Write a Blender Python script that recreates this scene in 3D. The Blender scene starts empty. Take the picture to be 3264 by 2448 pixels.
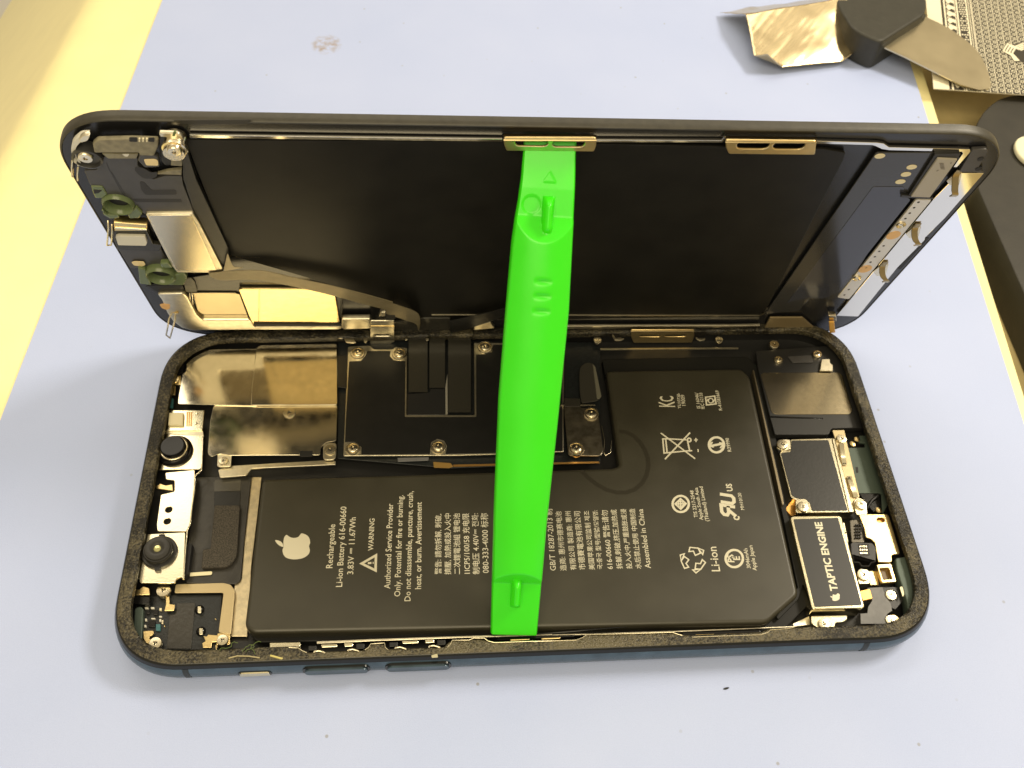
import bpy, bmesh, math, random
from mathutils import Vector, Matrix, Euler, noise
random.seed(7)
S = bpy.context.scene
COL = S.collection
# units: 1 blender unit = 1 cm
S.unit_settings.system = 'METRIC'; S.unit_settings.scale_length = 0.01

# ------------------------------------------------------------------ camera
CAM_LOC = Vector((5.83643, -5.68756, 16.35147))
CAM_ROT = Euler((0.6231172, -0.04055155, -0.0543046), 'XYZ')
FPX = 2057.0 * 3264 / 2212                       # focal length in photograph pixels
cam = bpy.data.cameras.new('camera'); camo = bpy.data.objects.new('camera', cam); COL.objects.link(camo)
camo.location = CAM_LOC; camo.rotation_euler = CAM_ROT
cam.sensor_fit = 'HORIZONTAL'; cam.sensor_width = 36.0; cam.lens = 36.0 * FPX / 3264
cam.clip_start = 0.1; cam.clip_end = 500
cam.dof.use_dof = True; cam.dof.focus_distance = 16.0; cam.dof.aperture_fstop = cam.lens * 1e-3 / (2 * 0.030)
S.camera = camo

# ------------------------------------------------------------------ light
w = bpy.data.worlds.new('World'); S.world = w; w.use_nodes = True
bg = w.node_tree.nodes['Background']
bg.inputs[0].default_value = (1.0, 0.83, 0.55, 1); bg.inputs[1].default_value = 0.55

def area(name, loc, target, size, power, col):
    l = bpy.data.lights.new(name, 'AREA'); l.energy = power; l.color = col
    l.shape = 'RECTANGLE'; l.size = size[0]; l.size_y = size[1]
    o = bpy.data.objects.new(name, l); COL.objects.link(o); o.location = loc
    o.rotation_euler = (Vector(target) - Vector(loc)).to_track_quat('-Z', 'Y').to_euler()
    return o
area('ceiling_lamp', (47, 19, 46), (8, 5, 0), (16, 11), 24500, (1.0, 0.89, 0.70))
area('ceiling_tube', (1, 42, 48), (7, 4, 0), (66, 24), 15000, (1.0, 0.89, 0.70))
area('bench_lamp', (0, -26, 50), (7, 4, 0), (42, 34), 23500, (1.0, 0.85, 0.56))

S.view_settings.view_transform = 'Standard'; S.view_settings.look = 'None'
S.view_settings.exposure = 0.0; S.view_settings.gamma = 1.0; S.view_settings.use_curve_mapping = False
S.render.engine = 'CYCLES'
S.cycles.max_bounces = 8; S.cycles.diffuse_bounces = 3; S.cycles.glossy_bounces = 5; S.cycles.transmission_bounces = 5
S.cycles.use_denoising = True

# ------------------------------------------------------------------ tracing helpers
# every traced outline is a list of points measured in one enlargement of the photograph
# (origin x, origin y, enlargement); it is laid on the real plane the thing lies in.
FR = {'D': (0, 0, 2212 / 3264), 'a1': (150, 300, 2.07375), 'a2': (350, 980, 2.765), 'a3': (330, 1480, 2.37),
      'a4': (1050, 950, 2.3284), 'a5': (2350, 950, 2.37), 'a6': (2350, 1500, 2.44),
      'b1': (1450, 380, 2.3036), 'b2': (2200, 380, 2.079), 'b3': (2200, 0, 2.079), 'b4': (0, 0, 2.0109),
      'b5': (850, 1480, 2.5925), 'b6': (1650, 1150, 1.7467), 'b7': (1450, 1750, 4.0218),
      'c1': (200, 420, 5.0273), 'c2': (1000, 980, 4.424), 'c3': (1880, 980, 3.5677), 'c4': (860, 1980, 2.4578),
      'c5': (1700, 1980, 2.212), 'd1': (2700, 0, 2.3706), 'd2': (2864, 600, 2.37), 'f3': (2300, 0, 4.424),
      'e4': (0, 0, 1.185), 'e5': (480, 580, 5.2667), 'e6': (400, 860, 2.6024)}
RC = CAM_ROT.to_matrix()

def ray(f, p):
    ox, oy, s = FR[f]
    x = ox + p[0] / s; y = oy + p[1] / s
    return (RC @ Vector(((x - 1632) / FPX, -(y - 1224) / FPX, -1))).normalized()

def at(f, p, z):
    d = ray(f, p); t = (z - CAM_LOC.z) / d.z
    return CAM_LOC + d * t

# display frame: local x along the phone, y up the display, z out of its inner face
ML = Matrix(((0.9998037, 0.01730714, -0.00964468), (-0.00579811, -0.20989574, -0.97770658), (-0.01894569, 0.97757058, -0.20975419)))
LO = CAM_LOC + (Vector((7.2188756, 6.729462, 0.7539073)) - CAM_LOC) * 1.03

def onlid(f, p, wz=0.0):
    n = ML.col[2]; d = ray(f, p); o = LO + n * wz
    t = (o - CAM_LOC).dot(n) / d.dot(n)
    return ML.transposed() @ (CAM_LOC + d * t - LO)

class Plane:                                    # a surface to trace on
    def __init__(s, z, lid=False): s.z = z; s.lid = lid
    def pt(s, f, p):
        v = onlid(f, p, s.z) if s.lid else at(f, p, s.z)
        return Vector((v.x, v.y))
    def pts(s, f, ps): return [s.pt(f, p) for p in ps]
def B(z): return Plane(z)
def L(z): return Plane(z, True)

# ------------------------------------------------------------------ materials
MATS = {}
def mat(name, col, rough=0.5, metal=0.0, spec=0.5, bump=0.0, bscale=40.0, vary=0.0, vscale=6.0, rvary=0.0, **kw):
    if name in MATS: return MATS[name]
    m = bpy.data.materials.new(name); m.use_nodes = True; nt = m.node_tree
    p = nt.nodes['Principled BSDF']
    p.inputs['Base Color'].default_value = (*col, 1); p.inputs['Roughness'].default_value = rough
    p.inputs['Metallic'].default_value = metal; p.inputs['Specular IOR Level'].default_value = spec
    for k, v in kw.items(): p.inputs[k.replace('_', ' ')].default_value = v
    tc = nt.nodes.new('ShaderNodeTexCoord')
    if vary or rvary:
        n = nt.nodes.new('ShaderNodeTexNoise'); n.inputs['Scale'].default_value = vscale; n.inputs['Detail'].default_value = 6
        nt.links.new(tc.outputs['Object'], n.inputs['Vector'])
        if vary:
            r = nt.nodes.new('ShaderNodeMapRange'); r.inputs[1].default_value = .3; r.inputs[2].default_value = .7
            r.inputs[3].default_value = 1 - vary; r.inputs[4].default_value = 1 + vary
            mx = nt.nodes.new('ShaderNodeVectorMath'); mx.operation = 'SCALE'; mx.inputs[0].default_value = col
            nt.links.new(n.outputs[0], r.inputs[0]); nt.links.new(r.outputs[0], mx.inputs['Scale'])
            nt.links.new(mx.outputs[0], p.inputs['Base Color'])
        if rvary:
            r = nt.nodes.new('ShaderNodeMapRange'); r.inputs[1].default_value = .3; r.inputs[2].default_value = .7
            r.inputs[3].default_value = max(.02, rough - rvary); r.inputs[4].default_value = rough + rvary
            nt.links.new(n.outputs[0], r.inputs[0]); nt.links.new(r.outputs[0], p.inputs['Roughness'])
    if bump:
        n = nt.nodes.new('ShaderNodeTexNoise'); n.inputs['Scale'].default_value = bscale; n.inputs['Detail'].default_value = 4
        b = nt.nodes.new('ShaderNodeBump'); b.inputs['Strength'].default_value = bump; b.inputs['Distance'].default_value = 0.02
        nt.links.new(tc.outputs['Object'], n.inputs['Vector']); nt.links.new(n.outputs[0], b.inputs['Height'])
        nt.links.new(b.outputs[0], p.inputs['Normal'])
    MATS[name] = m
    return m

steel = mat('shield_steel', (.74, .68, .53), .15, 1.0, bump=.008, bscale=3, vary=.05, vscale=5, rvary=.04)
steel_soft = mat('satin_steel', (.74, .68, .52), .34, 1.0, bump=.08, bscale=60, vary=.1, vscale=8)
bright = mat('bright_steel', (.86, .79, .58), .22, 1.0, bump=.05, bscale=30)
mirror = mat('polished_plate', (.80, .77, .70), .09, 1.0, bump=.02, bscale=3)
gold = mat('gold_plate', (.80, .62, .30), .28, 1.0, bump=.06, bscale=40, vary=.08)
copper = mat('copper_contact', (.72, .40, .12), .35, .9)
nickel = mat('screw_steel', (.78, .70, .52), .24, 1.0, bump=.05, bscale=50)
dark = mat('dark_recess', (.006, .006, .006), .6)
black = mat('black_plastic', (.010, .010, .010), .42, bump=.06, bscale=60)
blackgloss = mat('gloss_black', (.006, .006, .006), .16)
tape = mat('black_tape', (.009, .009, .0085), .36, bump=.05, bscale=18, vary=.15, vscale=4)
cell = mat('battery_wrap', (.035, .032, .021), .37, bump=.05, bscale=2.2, vary=.12, vscale=1.2, rvary=.04)
foam = mat('speckled_foam', (.050, .043, .033), .75, bump=.9, bscale=55, vary=.8, vscale=42)
grey = mat('charcoal_panel', (.045, .043, .042), .38, bump=.08, bscale=90, vary=.1)
greytape = mat('grey_tape', (.13, .13, .135), .45, bump=.15, bscale=12, vary=.15)
tan = mat('tan_film', (.52, .42, .24), .38, .55, bump=.05)
olive = mat('tan_grey_block', (.20, .18, .12), .55, bump=.15, bscale=40, vary=.25, vscale=9)
green_housing = mat('green_anodised', (.070, .095, .078), .5, .3, bump=.05)
cream = mat('cream_ceramic', (.75, .68, .45), .35, bump=.04)
white_pad = mat('pale_pad', (.62, .60, .52), .4)
printm = mat('printed_ink', (.60, .565, .44), .5)
teal = mat('teal_capacitor', (.04, .14, .16), .3)
frame_m = mat('midnight_metal', (.060, .098, .135), .26, .35, bump=.04, bscale=25, vary=.25, vscale=2.5)
lip_m = mat('dark_lip', (.008, .009, .009), .2, .2)
rim_m = mat('display_rim', (.034, .031, .022), .42, bump=.12, bscale=50, vary=.2, vscale=8)
bezel_m = mat('bezel_black', (.011, .011, .012), .26, bump=.05, bscale=60)
lcd_m = mat('panel_back_black', (.0085, .0080, .0065), .46, spec=.20, bump=.03, bscale=5, vary=.3, vscale=1.5)
flexm = mat('tan_flex', (.25, .21, .125), .32, .35, bump=.06, bscale=10, vary=.12, vscale=5)
dkflex = mat('dark_flex', (.035, .033, .026), .26, .25, bump=.15, bscale=10)
lens_green = mat('pale_green_plastic', (.20, .26, .12), .22, Transmission_Weight=.45, IOR=1.45)
lens_glass = mat('lens_glass', (.003, .003, .004), .12, spec=.25)
pcb = mat('dark_circuit_board', (.010, .012, .013), .35, bump=.2, bscale=30, vary=.3, vscale=14)

def glitter_material():
    m = bpy.data.materials.new('torn_adhesive'); m.use_nodes = True; nt = m.node_tree; p = nt.nodes['Principled BSDF']
    tc = nt.nodes.new('ShaderNodeTexCoord')
    v = nt.nodes.new('ShaderNodeTexNoise'); v.inputs['Scale'].default_value = 27; v.inputs['Detail'].default_value = 5
    big = nt.nodes.new('ShaderNodeTexNoise'); big.inputs['Scale'].default_value = 1.6; big.inputs['Detail'].default_value = 3
    r = nt.nodes.new('ShaderNodeValToRGB')
    r.color_ramp.elements[0].position = .44; r.color_ramp.elements[0].color = (.008, .007, .005, 1)
    r.color_ramp.elements[1].position = .74; r.color_ramp.elements[1].color = (.105, .09, .053, 1)
    b = nt.nodes.new('ShaderNodeBump'); b.inputs['Strength'].default_value = .9; b.inputs['Distance'].default_value = .03
    nt.links.new(tc.outputs['Object'], v.inputs['Vector']); nt.links.new(tc.outputs['Object'], big.inputs['Vector'])
    add = nt.nodes.new('ShaderNodeMath'); add.operation = 'MULTIPLY_ADD'; add.inputs[1].default_value = .8
    nt.links.new(big.outputs[0], add.inputs[0])
    sub = nt.nodes.new('ShaderNodeMath'); sub.operation = 'SUBTRACT'; sub.inputs[1].default_value = .38
    nt.links.new(v.outputs[0], sub.inputs[0]); nt.links.new(sub.outputs[0], add.inputs[2])
    # base colour turns lighter gold along the middle of the near side
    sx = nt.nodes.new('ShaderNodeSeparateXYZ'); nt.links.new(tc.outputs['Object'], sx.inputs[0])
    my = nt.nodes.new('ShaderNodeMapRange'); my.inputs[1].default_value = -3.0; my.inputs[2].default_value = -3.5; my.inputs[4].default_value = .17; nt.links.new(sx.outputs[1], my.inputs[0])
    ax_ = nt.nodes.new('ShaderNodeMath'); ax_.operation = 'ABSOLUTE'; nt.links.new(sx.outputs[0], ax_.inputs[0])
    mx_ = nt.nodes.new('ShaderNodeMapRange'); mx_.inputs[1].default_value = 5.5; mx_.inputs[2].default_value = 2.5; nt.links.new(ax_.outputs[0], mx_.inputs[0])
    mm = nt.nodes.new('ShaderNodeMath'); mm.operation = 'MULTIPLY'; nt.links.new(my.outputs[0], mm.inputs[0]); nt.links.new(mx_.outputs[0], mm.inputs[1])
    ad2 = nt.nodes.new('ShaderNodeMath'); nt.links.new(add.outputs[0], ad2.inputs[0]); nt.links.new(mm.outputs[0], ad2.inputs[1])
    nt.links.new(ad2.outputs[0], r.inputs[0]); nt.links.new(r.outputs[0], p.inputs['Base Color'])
    nt.links.new(v.outputs[0], b.inputs['Height']); nt.links.new(b.outputs[0], p.inputs['Normal'])
    p.inputs['Roughness'].default_value = .30; p.inputs['Metallic'].default_value = .15
    return m
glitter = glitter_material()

# ------------------------------------------------------------------ mesh helpers
ORG = {}                                        # world origin of a root whose children are traced in world space

def finish(me, name, m, parent, angle=35):
    me.shade_smooth(); me.set_sharp_from_angle(angle=math.radians(angle))
    me.name = name
    if not me.materials:
        for x in (m if isinstance(m, (list, tuple)) else [m]): me.materials.append(x)
    o = bpy.data.objects.new(name, me); COL.objects.link(o)
    if parent:
        o.parent = parent
        r = parent
        while r.parent: r = r.parent
        if r.name in ORG: me.transform(Matrix.Translation(-ORG[r.name]))
    return o

def from_data(name, v, f, m, parent=None, angle=35, mi=None):
    me = bpy.data.meshes.new(name); me.from_pydata([tuple(x) for x in v], [], f); me.update()
    for x in (m if isinstance(m, (list, tuple)) else [m]): me.materials.append(x)
    if mi:
        for p, k in zip(me.polygons, mi): p.material_index = k
    return finish(me, name, m, parent, angle)

def rounded(ps, r, seg=4):
    if r <= 0: return ps
    out = []; n = len(ps)
    for i in range(n):
        a, b, c = ps[i - 1], ps[i], ps[(i + 1) % n]
        u = a - b; v = c - b; lu, lv = u.length, v.length
        if lu < 1e-6 or lv < 1e-6: continue
        rr = min(r, lu * .45, lv * .45)
        p0 = b + u * (rr / lu); p1 = b + v * (rr / lv)
        for k in range(seg + 1):
            t = k / seg
            out.append(p0 * (1 - t) ** 2 + b * 2 * t * (1 - t) + p1 * t * t)
    return out

def circle(c, r, n=24, ry=None):
    return [Vector((c[0] + r * math.cos(2 * math.pi * i / n), c[1] + (ry or r) * math.sin(2 * math.pi * i / n))) for i in range(n)]

def plate(name, outer, z0, z1, m, parent=None, r=.0, bev=.008, holes=()):
    """a flat sheet of real thickness with rounded arrises and true holes"""
    cu = bpy.data.curves.new('c', 'CURVE'); cu.dimensions = '2D'; cu.fill_mode = 'BOTH'
    for ps in [rounded(outer, r)] + list(holes):
        sp = cu.splines.new('POLY'); sp.points.add(len(ps) - 1); sp.use_cyclic_u = True
        for q, p in zip(sp.points, ps): q.co = (p.x, p.y, 0, 1)
    h = (z1 - z0) / 2; bev = min(bev, h * .8)
    cu.extrude = h - bev; cu.bevel_depth = bev; cu.bevel_resolution = 4 if bev > .03 else 1; cu.offset = -bev
    t = bpy.data.objects.new('t', cu); COL.objects.link(t)
    me = bpy.data.meshes.new_from_object(t.evaluated_get(bpy.context.evaluated_depsgraph_get()))
    bpy.data.objects.remove(t); bpy.data.curves.remove(cu)
    me.transform(Matrix.Translation((0, 0, (z0 + z1) / 2)))
    me.materials.clear(); me.materials.append(m)
    bm = bmesh.new(); bm.from_mesh(me); bmesh.ops.remove_doubles(bm, verts=bm.verts, dist=1e-5); bm.to_mesh(me); bm.free()
    o = finish(me, name, m, parent)
    cap = {tuple(sorted(k)) for p in me.polygons if abs(p.normal.z) > .999 for k in p.edge_keys}
    at_ = me.attributes.get('sharp_edge') or me.attributes.new('sharp_edge', 'BOOLEAN', 'EDGE')
    for e in me.edges:
        if tuple(sorted(e.vertices)) in cap: at_.data[e.index].value = True
    return o

def tp(name, pl, f, ps, thick, m, parent, r=.03, bev=.008, holes=()):
    """plate traced on plane pl, its top face on that plane"""
    return plate(name, pl.pts(f, ps), pl.z - thick, pl.z, m, parent, r, bev, holes)

def lathe_data(prof, n=28, c=(0, 0, 0)):
    v = []; f = []
    for r, z in prof:
        for i in range(n):
            a = 2 * math.pi * i / n; v.append((c[0] + r * math.cos(a), c[1] + r * math.sin(a), c[2] + z))
    for k in range(len(prof) - 1):
        for i in range(n):
            j = (i + 1) % n; f.append((k * n + i, k * n + j, (k + 1) * n + j, (k + 1) * n + i))
    f.append(tuple(range(n))[::-1]); f.append(tuple((len(prof) - 1) * n + i for i in range(n)))
    return v, f

def lathe(name, prof, c, m, parent, n=28):
    v, f = lathe_data(prof, n, c); return from_data(name, v, f, m, parent, 40)

def tube(name, path, r, m, parent=None, n=8, closed=False):
    v = []; f = []; path = [Vector(p) for p in path]; N = len(path); up = Vector((0.13, .21, .97))
    for i, p in enumerate(path):
        a = path[i - 1] if (i > 0 or closed) else p; b = path[(i + 1) % N] if (i < N - 1 or closed) else p
        d = (b - a).normalized(); x = d.cross(up)
        if x.length < .05: x = d.cross(Vector((1, 0, 0)))
        x.normalize(); y = d.cross(x)
        for k in range(n):
            t = 2 * math.pi * k / n; v.append(p + (x * math.cos(t) + y * math.sin(t)) * r)
    for i in range(N if closed else N - 1):
        j = (i + 1) % N
        for k in range(n): f.append((i * n + k, i * n + (k + 1) % n, j * n + (k + 1) % n, j * n + k))
    if not closed: f.append(tuple(range(n))[::-1]); f.append(tuple((N - 1) * n + k for k in range(n)))
    return from_data(name, v, f, m, parent, 60)

def band(name, left, right, thick, m, parent=None, sub=4):
    """a flexible ribbon between two 3-D edge lines"""
    def cat(P):
        P = [Vector(p) for p in P]; out = []
        for i in range(len(P) - 1):
            p0 = P[max(i - 1, 0)]; p1 = P[i]; p2 = P[i + 1]; p3 = P[min(i + 2, len(P) - 1)]
            for k in range(sub):
                t = k / sub
                out.append(.5 * ((2 * p1) + (p2 - p0) * t + (2 * p0 - 5 * p1 + 4 * p2 - p3) * t * t + (3 * p1 - p0 - 3 * p2 + p3) * t ** 3))
        return out + [P[-1]]
    A = cat(left); Bq = cat(right); v = []; f = []; n = len(A)
    for i in range(n):
        d = (A[min(i + 1, n - 1)] - A[max(i - 1, 0)]); nn = d.cross(Bq[i] - A[i]).normalized() * thick
        v += [A[i], Bq[i], Bq[i] - nn, A[i] - nn]
    for i in range(n - 1):
        for k in range(4): f.append((i * 4 + k, (i + 1) * 4 + k, (i + 1) * 4 + (k + 1) % 4, i * 4 + (k + 1) % 4))
    f.append((0, 1, 2, 3)); f.append(tuple((n - 1) * 4 + k for k in (3, 2, 1, 0)))
    return from_data(name, v, f, m, parent, 50)

class Print:                                    # flat printing on a traced plane
    def __init__(s, pl): s.pl = pl; s.v = []; s.f = []; s.dz = 0
    def poly(s, ps):
        k = len(s.v); s.v += [(p.x, p.y, s.pl.z) for p in ps]
        a = sum(ps[i - 1].x * ps[i].y - ps[i].x * ps[i - 1].y for i in range(len(ps)))
        idx = list(range(k, k + len(ps))); s.f.append(idx if a > 0 else idx[::-1])
    def tpoly(s, f, ps, smooth=0):
        q = s.pl.pts(f, ps)
        if smooth:
            o = []; n = len(q)
            for i in range(n):
                p0, p1, p2, p3 = q[i - 1], q[i], q[(i + 1) % n], q[(i + 2) % n]
                for k in range(smooth):
                    t = k / smooth
                    o.append(.5 * ((2 * p1) + (p2 - p0) * t + (2 * p0 - 5 * p1 + 4 * p2 - p3) * t * t + (3 * p1 - p0 - 3 * p2 + p3) * t ** 3))
            q = o
        s.poly(q)
    def line(s, q, wd, closed=False):
        n = len(q); A = []; C = []; s.dz += .00015
        for i in range(n):
            a = q[i - 1] if (i or closed) else None; b = q[(i + 1) % n] if (i < n - 1 or closed) else None
            d0 = (q[i] - a).normalized() if a is not None else None; d1 = (b - q[i]).normalized() if b is not None else None
            if d0 is None: d0 = d1
            if d1 is None: d1 = d0
            n0 = Vector((-d0.y, d0.x)); n1 = Vector((-d1.y, d1.x)); m = n0 + n1
            m = n0 if m.length < .2 else m.normalized(); k = wd / 2 / max(.45, m.dot(n0))
            A.append(q[i] + m * k); C.append(q[i] - m * k)
        k = len(s.v); s.v += [(p.x, p.y, s.pl.z + s.dz) for p in A + C]
        for i in range(n if closed else n - 1):
            j = (i + 1) % n; s.f.append((k + i, k + n + i, k + n + j, k + j))
    def tline(s, f, ps, wd, closed=False): s.line(s.pl.pts(f, ps), wd, closed)
    def text(s, t, f, p0, p1, stretch=1.0, bold=0.0):
        a, b = s.pl.pt(f, p0), s.pl.pt(f, p1)
        cu = bpy.data.curves.new('t', 'FONT'); cu.body = t; cu.size = 1; cu.resolution_u = 2; cu.offset = bold
        o = bpy.data.objects.new('t', cu); COL.objects.link(o)
        me = bpy.data.meshes.new_from_object(o.evaluated_get(bpy.context.evaluated_depsgraph_get()))
        xs = [q.co.x for q in me.vertices]; x0, x1 = min(xs), max(xs)
        d = b - a; sc = d.length / (x1 - x0); d.normalize(); up = Vector((-d.y, d.x)); k = len(s.v)
        for q in me.vertices:
            c = a + d * (q.co.x - x0) * sc + up * q.co.y * sc * stretch; s.v.append((c.x, c.y, s.pl.z))
        for pg in me.polygons: s.f.append([k + i for i in pg.vertices])
        bpy.data.objects.remove(o); bpy.data.curves.remove(cu); bpy.data.meshes.remove(me)
    def build(s, name, m, parent):
        o = from_data(name, s.v, s.f, m, parent); s.v = []; s.f = []; s.dz = 0
        return o

SCREW = {}
def screw_mesh(kind):
    if kind in SCREW: return SCREW[kind]
    if kind == 'collar':
        v, f = lathe_data([(1.0, -.5), (1.0, .10), (.93, .2), (.80, .2), (.74, .06), (.68, .06), (.66, .2), (.58, .28), (.25, .32), (.24, .16), (.10, .14)], 28)
    else:
        v, f = lathe_data([(1.0, -.5), (1.0, .18), (.92, .28), (.5, .32), (.3, .32), (.28, .14), (.1, .12)], 28)
    mi = [0] * len(f)
    for a in (90, 210, 330):                    # three-lobed drive recess
        t = math.radians(a + 20); d = Vector((math.cos(t), math.sin(t), 0)); n = Vector((-d.y, d.x, 0)) * .085; k = len(v)
        for q in (d * .10 - n, d * .36 - n, d * .36 + n, d * .10 + n): v.append((q.x, q.y, .335))
        f.append((k, k + 1, k + 2, k + 3)); mi.append(1)
    me = bpy.data.meshes.new('screw'); me.from_pydata(v, [], f); me.update()
    me.materials.append(nickel); me.materials.append(dark)
    for p, k in zip(me.polygons, mi): p.material_index = k
    me.shade_smooth(); me.set_sharp_from_angle(angle=math.radians(40))
    SCREW[kind] = me
    return me

def screw(pl, f, p, rpx, parent, kind='flat', rise=.0, name='screw'):
    c = pl.pt(f, p); r = (pl.pt(f, (p[0] + rpx, p[1])) - c).length
    o = bpy.data.objects.new(name, screw_mesh(kind)); COL.objects.link(o); o.parent = parent
    root = parent
    while root.parent: root = root.parent
    o.location = Vector((c.x, c.y, pl.z + rise)) - ORG.get(root.name, Vector()); o.scale = (r, r, r * .9)
    o.rotation_euler = (0, 0, random.uniform(0, 6.28))
    return o

def thing(name, label, cat, loc):
    o = bpy.data.objects.new(name, None); COL.objects.link(o); o.location = loc; o.empty_display_size = .3
    o['label'] = label; o['category'] = cat
    return o
def tag(o, label, cat, group=None):
    o['label'] = label; o['category'] = cat
    if group: o['group'] = group
    return o
#@@STRUCTURE
# ------------------------------------------------------------------ the bench: mat, desk
def mat_material():
    m = bpy.data.materials.new('blue_rubber_mat'); m.use_nodes = True; nt = m.node_tree; p = nt.nodes['Principled BSDF']
    tc = nt.nodes.new('ShaderNodeTexCoord'); L_ = nt.links.new
    n1 = nt.nodes.new('ShaderNodeTexNoise'); n1.inputs['Scale'].default_value = .35; n1.inputs['Detail'].default_value = 5
    n2 = nt.nodes.new('ShaderNodeTexNoise'); n2.inputs['Scale'].default_value = 45; n2.inputs['Detail'].default_value = 3
    L_(tc.outputs['Object'], n1.inputs['Vector']); L_(tc.outputs['Object'], n2.inputs['Vector'])
    a = nt.nodes.new('ShaderNodeMix'); a.data_type = 'RGBA'; a.inputs[6].default_value = (.385, .465, .745, 1); a.inputs[7].default_value = (.445, .52, .79, 1)
    gm = nt.nodes.new('ShaderNodeMath'); gm.operation = 'MULTIPLY_ADD'; gm.inputs[1].default_value = 1.3; L_(n2.outputs[0], gm.inputs[0]); L_(n1.outputs[0], gm.inputs[2])
    gs = nt.nodes.new('ShaderNodeMath'); gs.operation = 'SUBTRACT'; gs.inputs[1].default_value = .65; L_(gm.outputs[0], gs.inputs[0]); L_(gs.outputs[0], a.inputs[0])
    # one brown fingerprint stain and a scatter of dark specks
    st = at('b4', (2092, 285), 0)
    vs = nt.nodes.new('ShaderNodeVectorMath'); vs.operation = 'SUBTRACT'; vs.inputs[1].default_value = (st.x, st.y, 0)
    L_(tc.outputs['Object'], vs.inputs[0])
    vm = nt.nodes.new('ShaderNodeVectorMath'); vm.operation = 'MULTIPLY'; vm.inputs[1].default_value = (1.0, .95, 0); L_(vs.outputs[0], vm.inputs[0])
    ln = nt.nodes.new('ShaderNodeVectorMath'); ln.operation = 'LENGTH'; L_(vm.outputs[0], ln.inputs[0])
    ring = nt.nodes.new('ShaderNodeMapRange'); ring.inputs[1].default_value = .46; ring.inputs[2].default_value = .30; L_(ln.outputs['Value'], ring.inputs[0])
    n3 = nt.nodes.new('ShaderNodeTexNoise'); n3.inputs['Scale'].default_value = 5.5; n3.inputs['Detail'].default_value = 8; n3.inputs['Roughness'].default_value = .7
    L_(tc.outputs['Object'], n3.inputs['Vector'])
    th = nt.nodes.new('ShaderNodeMapRange'); th.inputs[1].default_value = .42; th.inputs[2].default_value = .66; L_(n3.outputs[0], th.inputs[0])
    mu = nt.nodes.new('ShaderNodeMath'); mu.operation = 'MULTIPLY'; L_(ring.outputs[0], mu.inputs[0]); L_(th.outputs[0], mu.inputs[1])
    b = nt.nodes.new('ShaderNodeMix'); b.data_type = 'RGBA'; b.inputs[7].default_value = (.30, .24, .20, 1)
    L_(mu.outputs[0], b.inputs[0]); L_(a.outputs[2], b.inputs[6])
    vo = nt.nodes.new('ShaderNodeTexVoronoi'); vo.voronoi_dimensions = '2D'; vo.inputs['Scale'].default_value = .8; L_(tc.outputs['Object'], vo.inputs['Vector'])
    sp = nt.nodes.new('ShaderNodeMapRange'); sp.inputs[1].default_value = .028; sp.inputs[2].default_value = .016; L_(vo.outputs['Distance'], sp.inputs[0])
    c = nt.nodes.new('ShaderNodeMix'); c.data_type = 'RGBA'; c.inputs[7].default_value = (.30, .32, .40, 1)
    sc = nt.nodes.new('ShaderNodeSeparateColor'); L_(vo.outputs['Color'], sc.inputs[0])
    gt = nt.nodes.new('ShaderNodeMapRange'); gt.inputs[1].default_value = .55; gt.inputs[2].default_value = .95; L_(sc.outputs[0], gt.inputs[0])
    gm2 = nt.nodes.new('ShaderNodeMath'); gm2.operation = 'MULTIPLY'; L_(sp.outputs[0], gm2.inputs[0]); L_(gt.outputs[0], gm2.inputs[1])
    L_(gm2.outputs[0], c.inputs[0]); L_(b.outputs[2], c.inputs[6]); L_(c.outputs[2], p.inputs['Base Color'])
    bu = nt.nodes.new('ShaderNodeBump'); bu.inputs['Strength'].default_value = .35; bu.inputs['Distance'].default_value = .01
    L_(n2.outputs[0], bu.inputs['Height']); L_(bu.outputs[0], p.inputs['Normal'])
    p.inputs['Roughness'].default_value = .55; p.inputs['Specular IOR Level'].default_value = .35
    return m

def lx(y): return -3.54 + .0624 * y               # left and right edges of the mat
def rx(y): return 17.40 + .106 * y
Y0, Y1 = -30.0, 48.0
mt = plate('work_mat', [Vector((lx(Y0), Y0)), Vector((rx(Y0), Y0)), Vector((rx(Y1), Y1)), Vector((lx(Y1), Y1))], -.08, 0, mat_material(), None, 0, .015)
tag(mt, 'pale lavender blue rubber work mat with a brown stain, under the opened phone', 'work mat')

desk_m = mat('cream_laminate', (.88, .80, .42), .32, bump=.02, bscale=8, vary=.03, vscale=1.0)
p0, p1 = at('e4', (345, 0), -.08), at('e4', (0, 640), -.08)
sl = (p0.x - p1.x) / (p0.y - p1.y)
def bx(y): return p1.x + sl * (y - p1.y)
prof = [(.5, 0), (.15, -.03), (-.15, -.12), (-.45, -.32), (-.8, -.62), (-12, -10.6)]  # left edge rolled down so the desk darkens like under a soft shadow
v = []; f = []; rows = []
for y in (Y0, Y1):
    row = [(rx(y) + .2 + .009 * y, y, -6), (rx(y) + .2 + .009 * y, y, -.10), (rx(y) + .18 + .009 * y, y, -.08), (bx(y) + .9, y, -.08)] + [(bx(y) + a, y, -.08 + b) for a, b in prof]
    v += row
n = len(v) // 2
for i in range(n - 1): f.append((i, i + 1, n + i + 1, n + i))
desk = from_data('desk_top', v, [q[::-1] for q in f], desk_m, None, 25); desk['kind'] = 'structure'
shelf_m = mat('tan_side_board', (.50, .41, .21), .45, bump=.04, vary=.1, vscale=1.5)
sh = plate('side_shelf', [Vector((rx(Y0), Y0)), Vector((60, Y0)), Vector((60, Y1)), Vector((rx(Y1) - .5, Y1))], -1.3, -1.0, shelf_m, None, 0, .01); sh['kind'] = 'structure'

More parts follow.
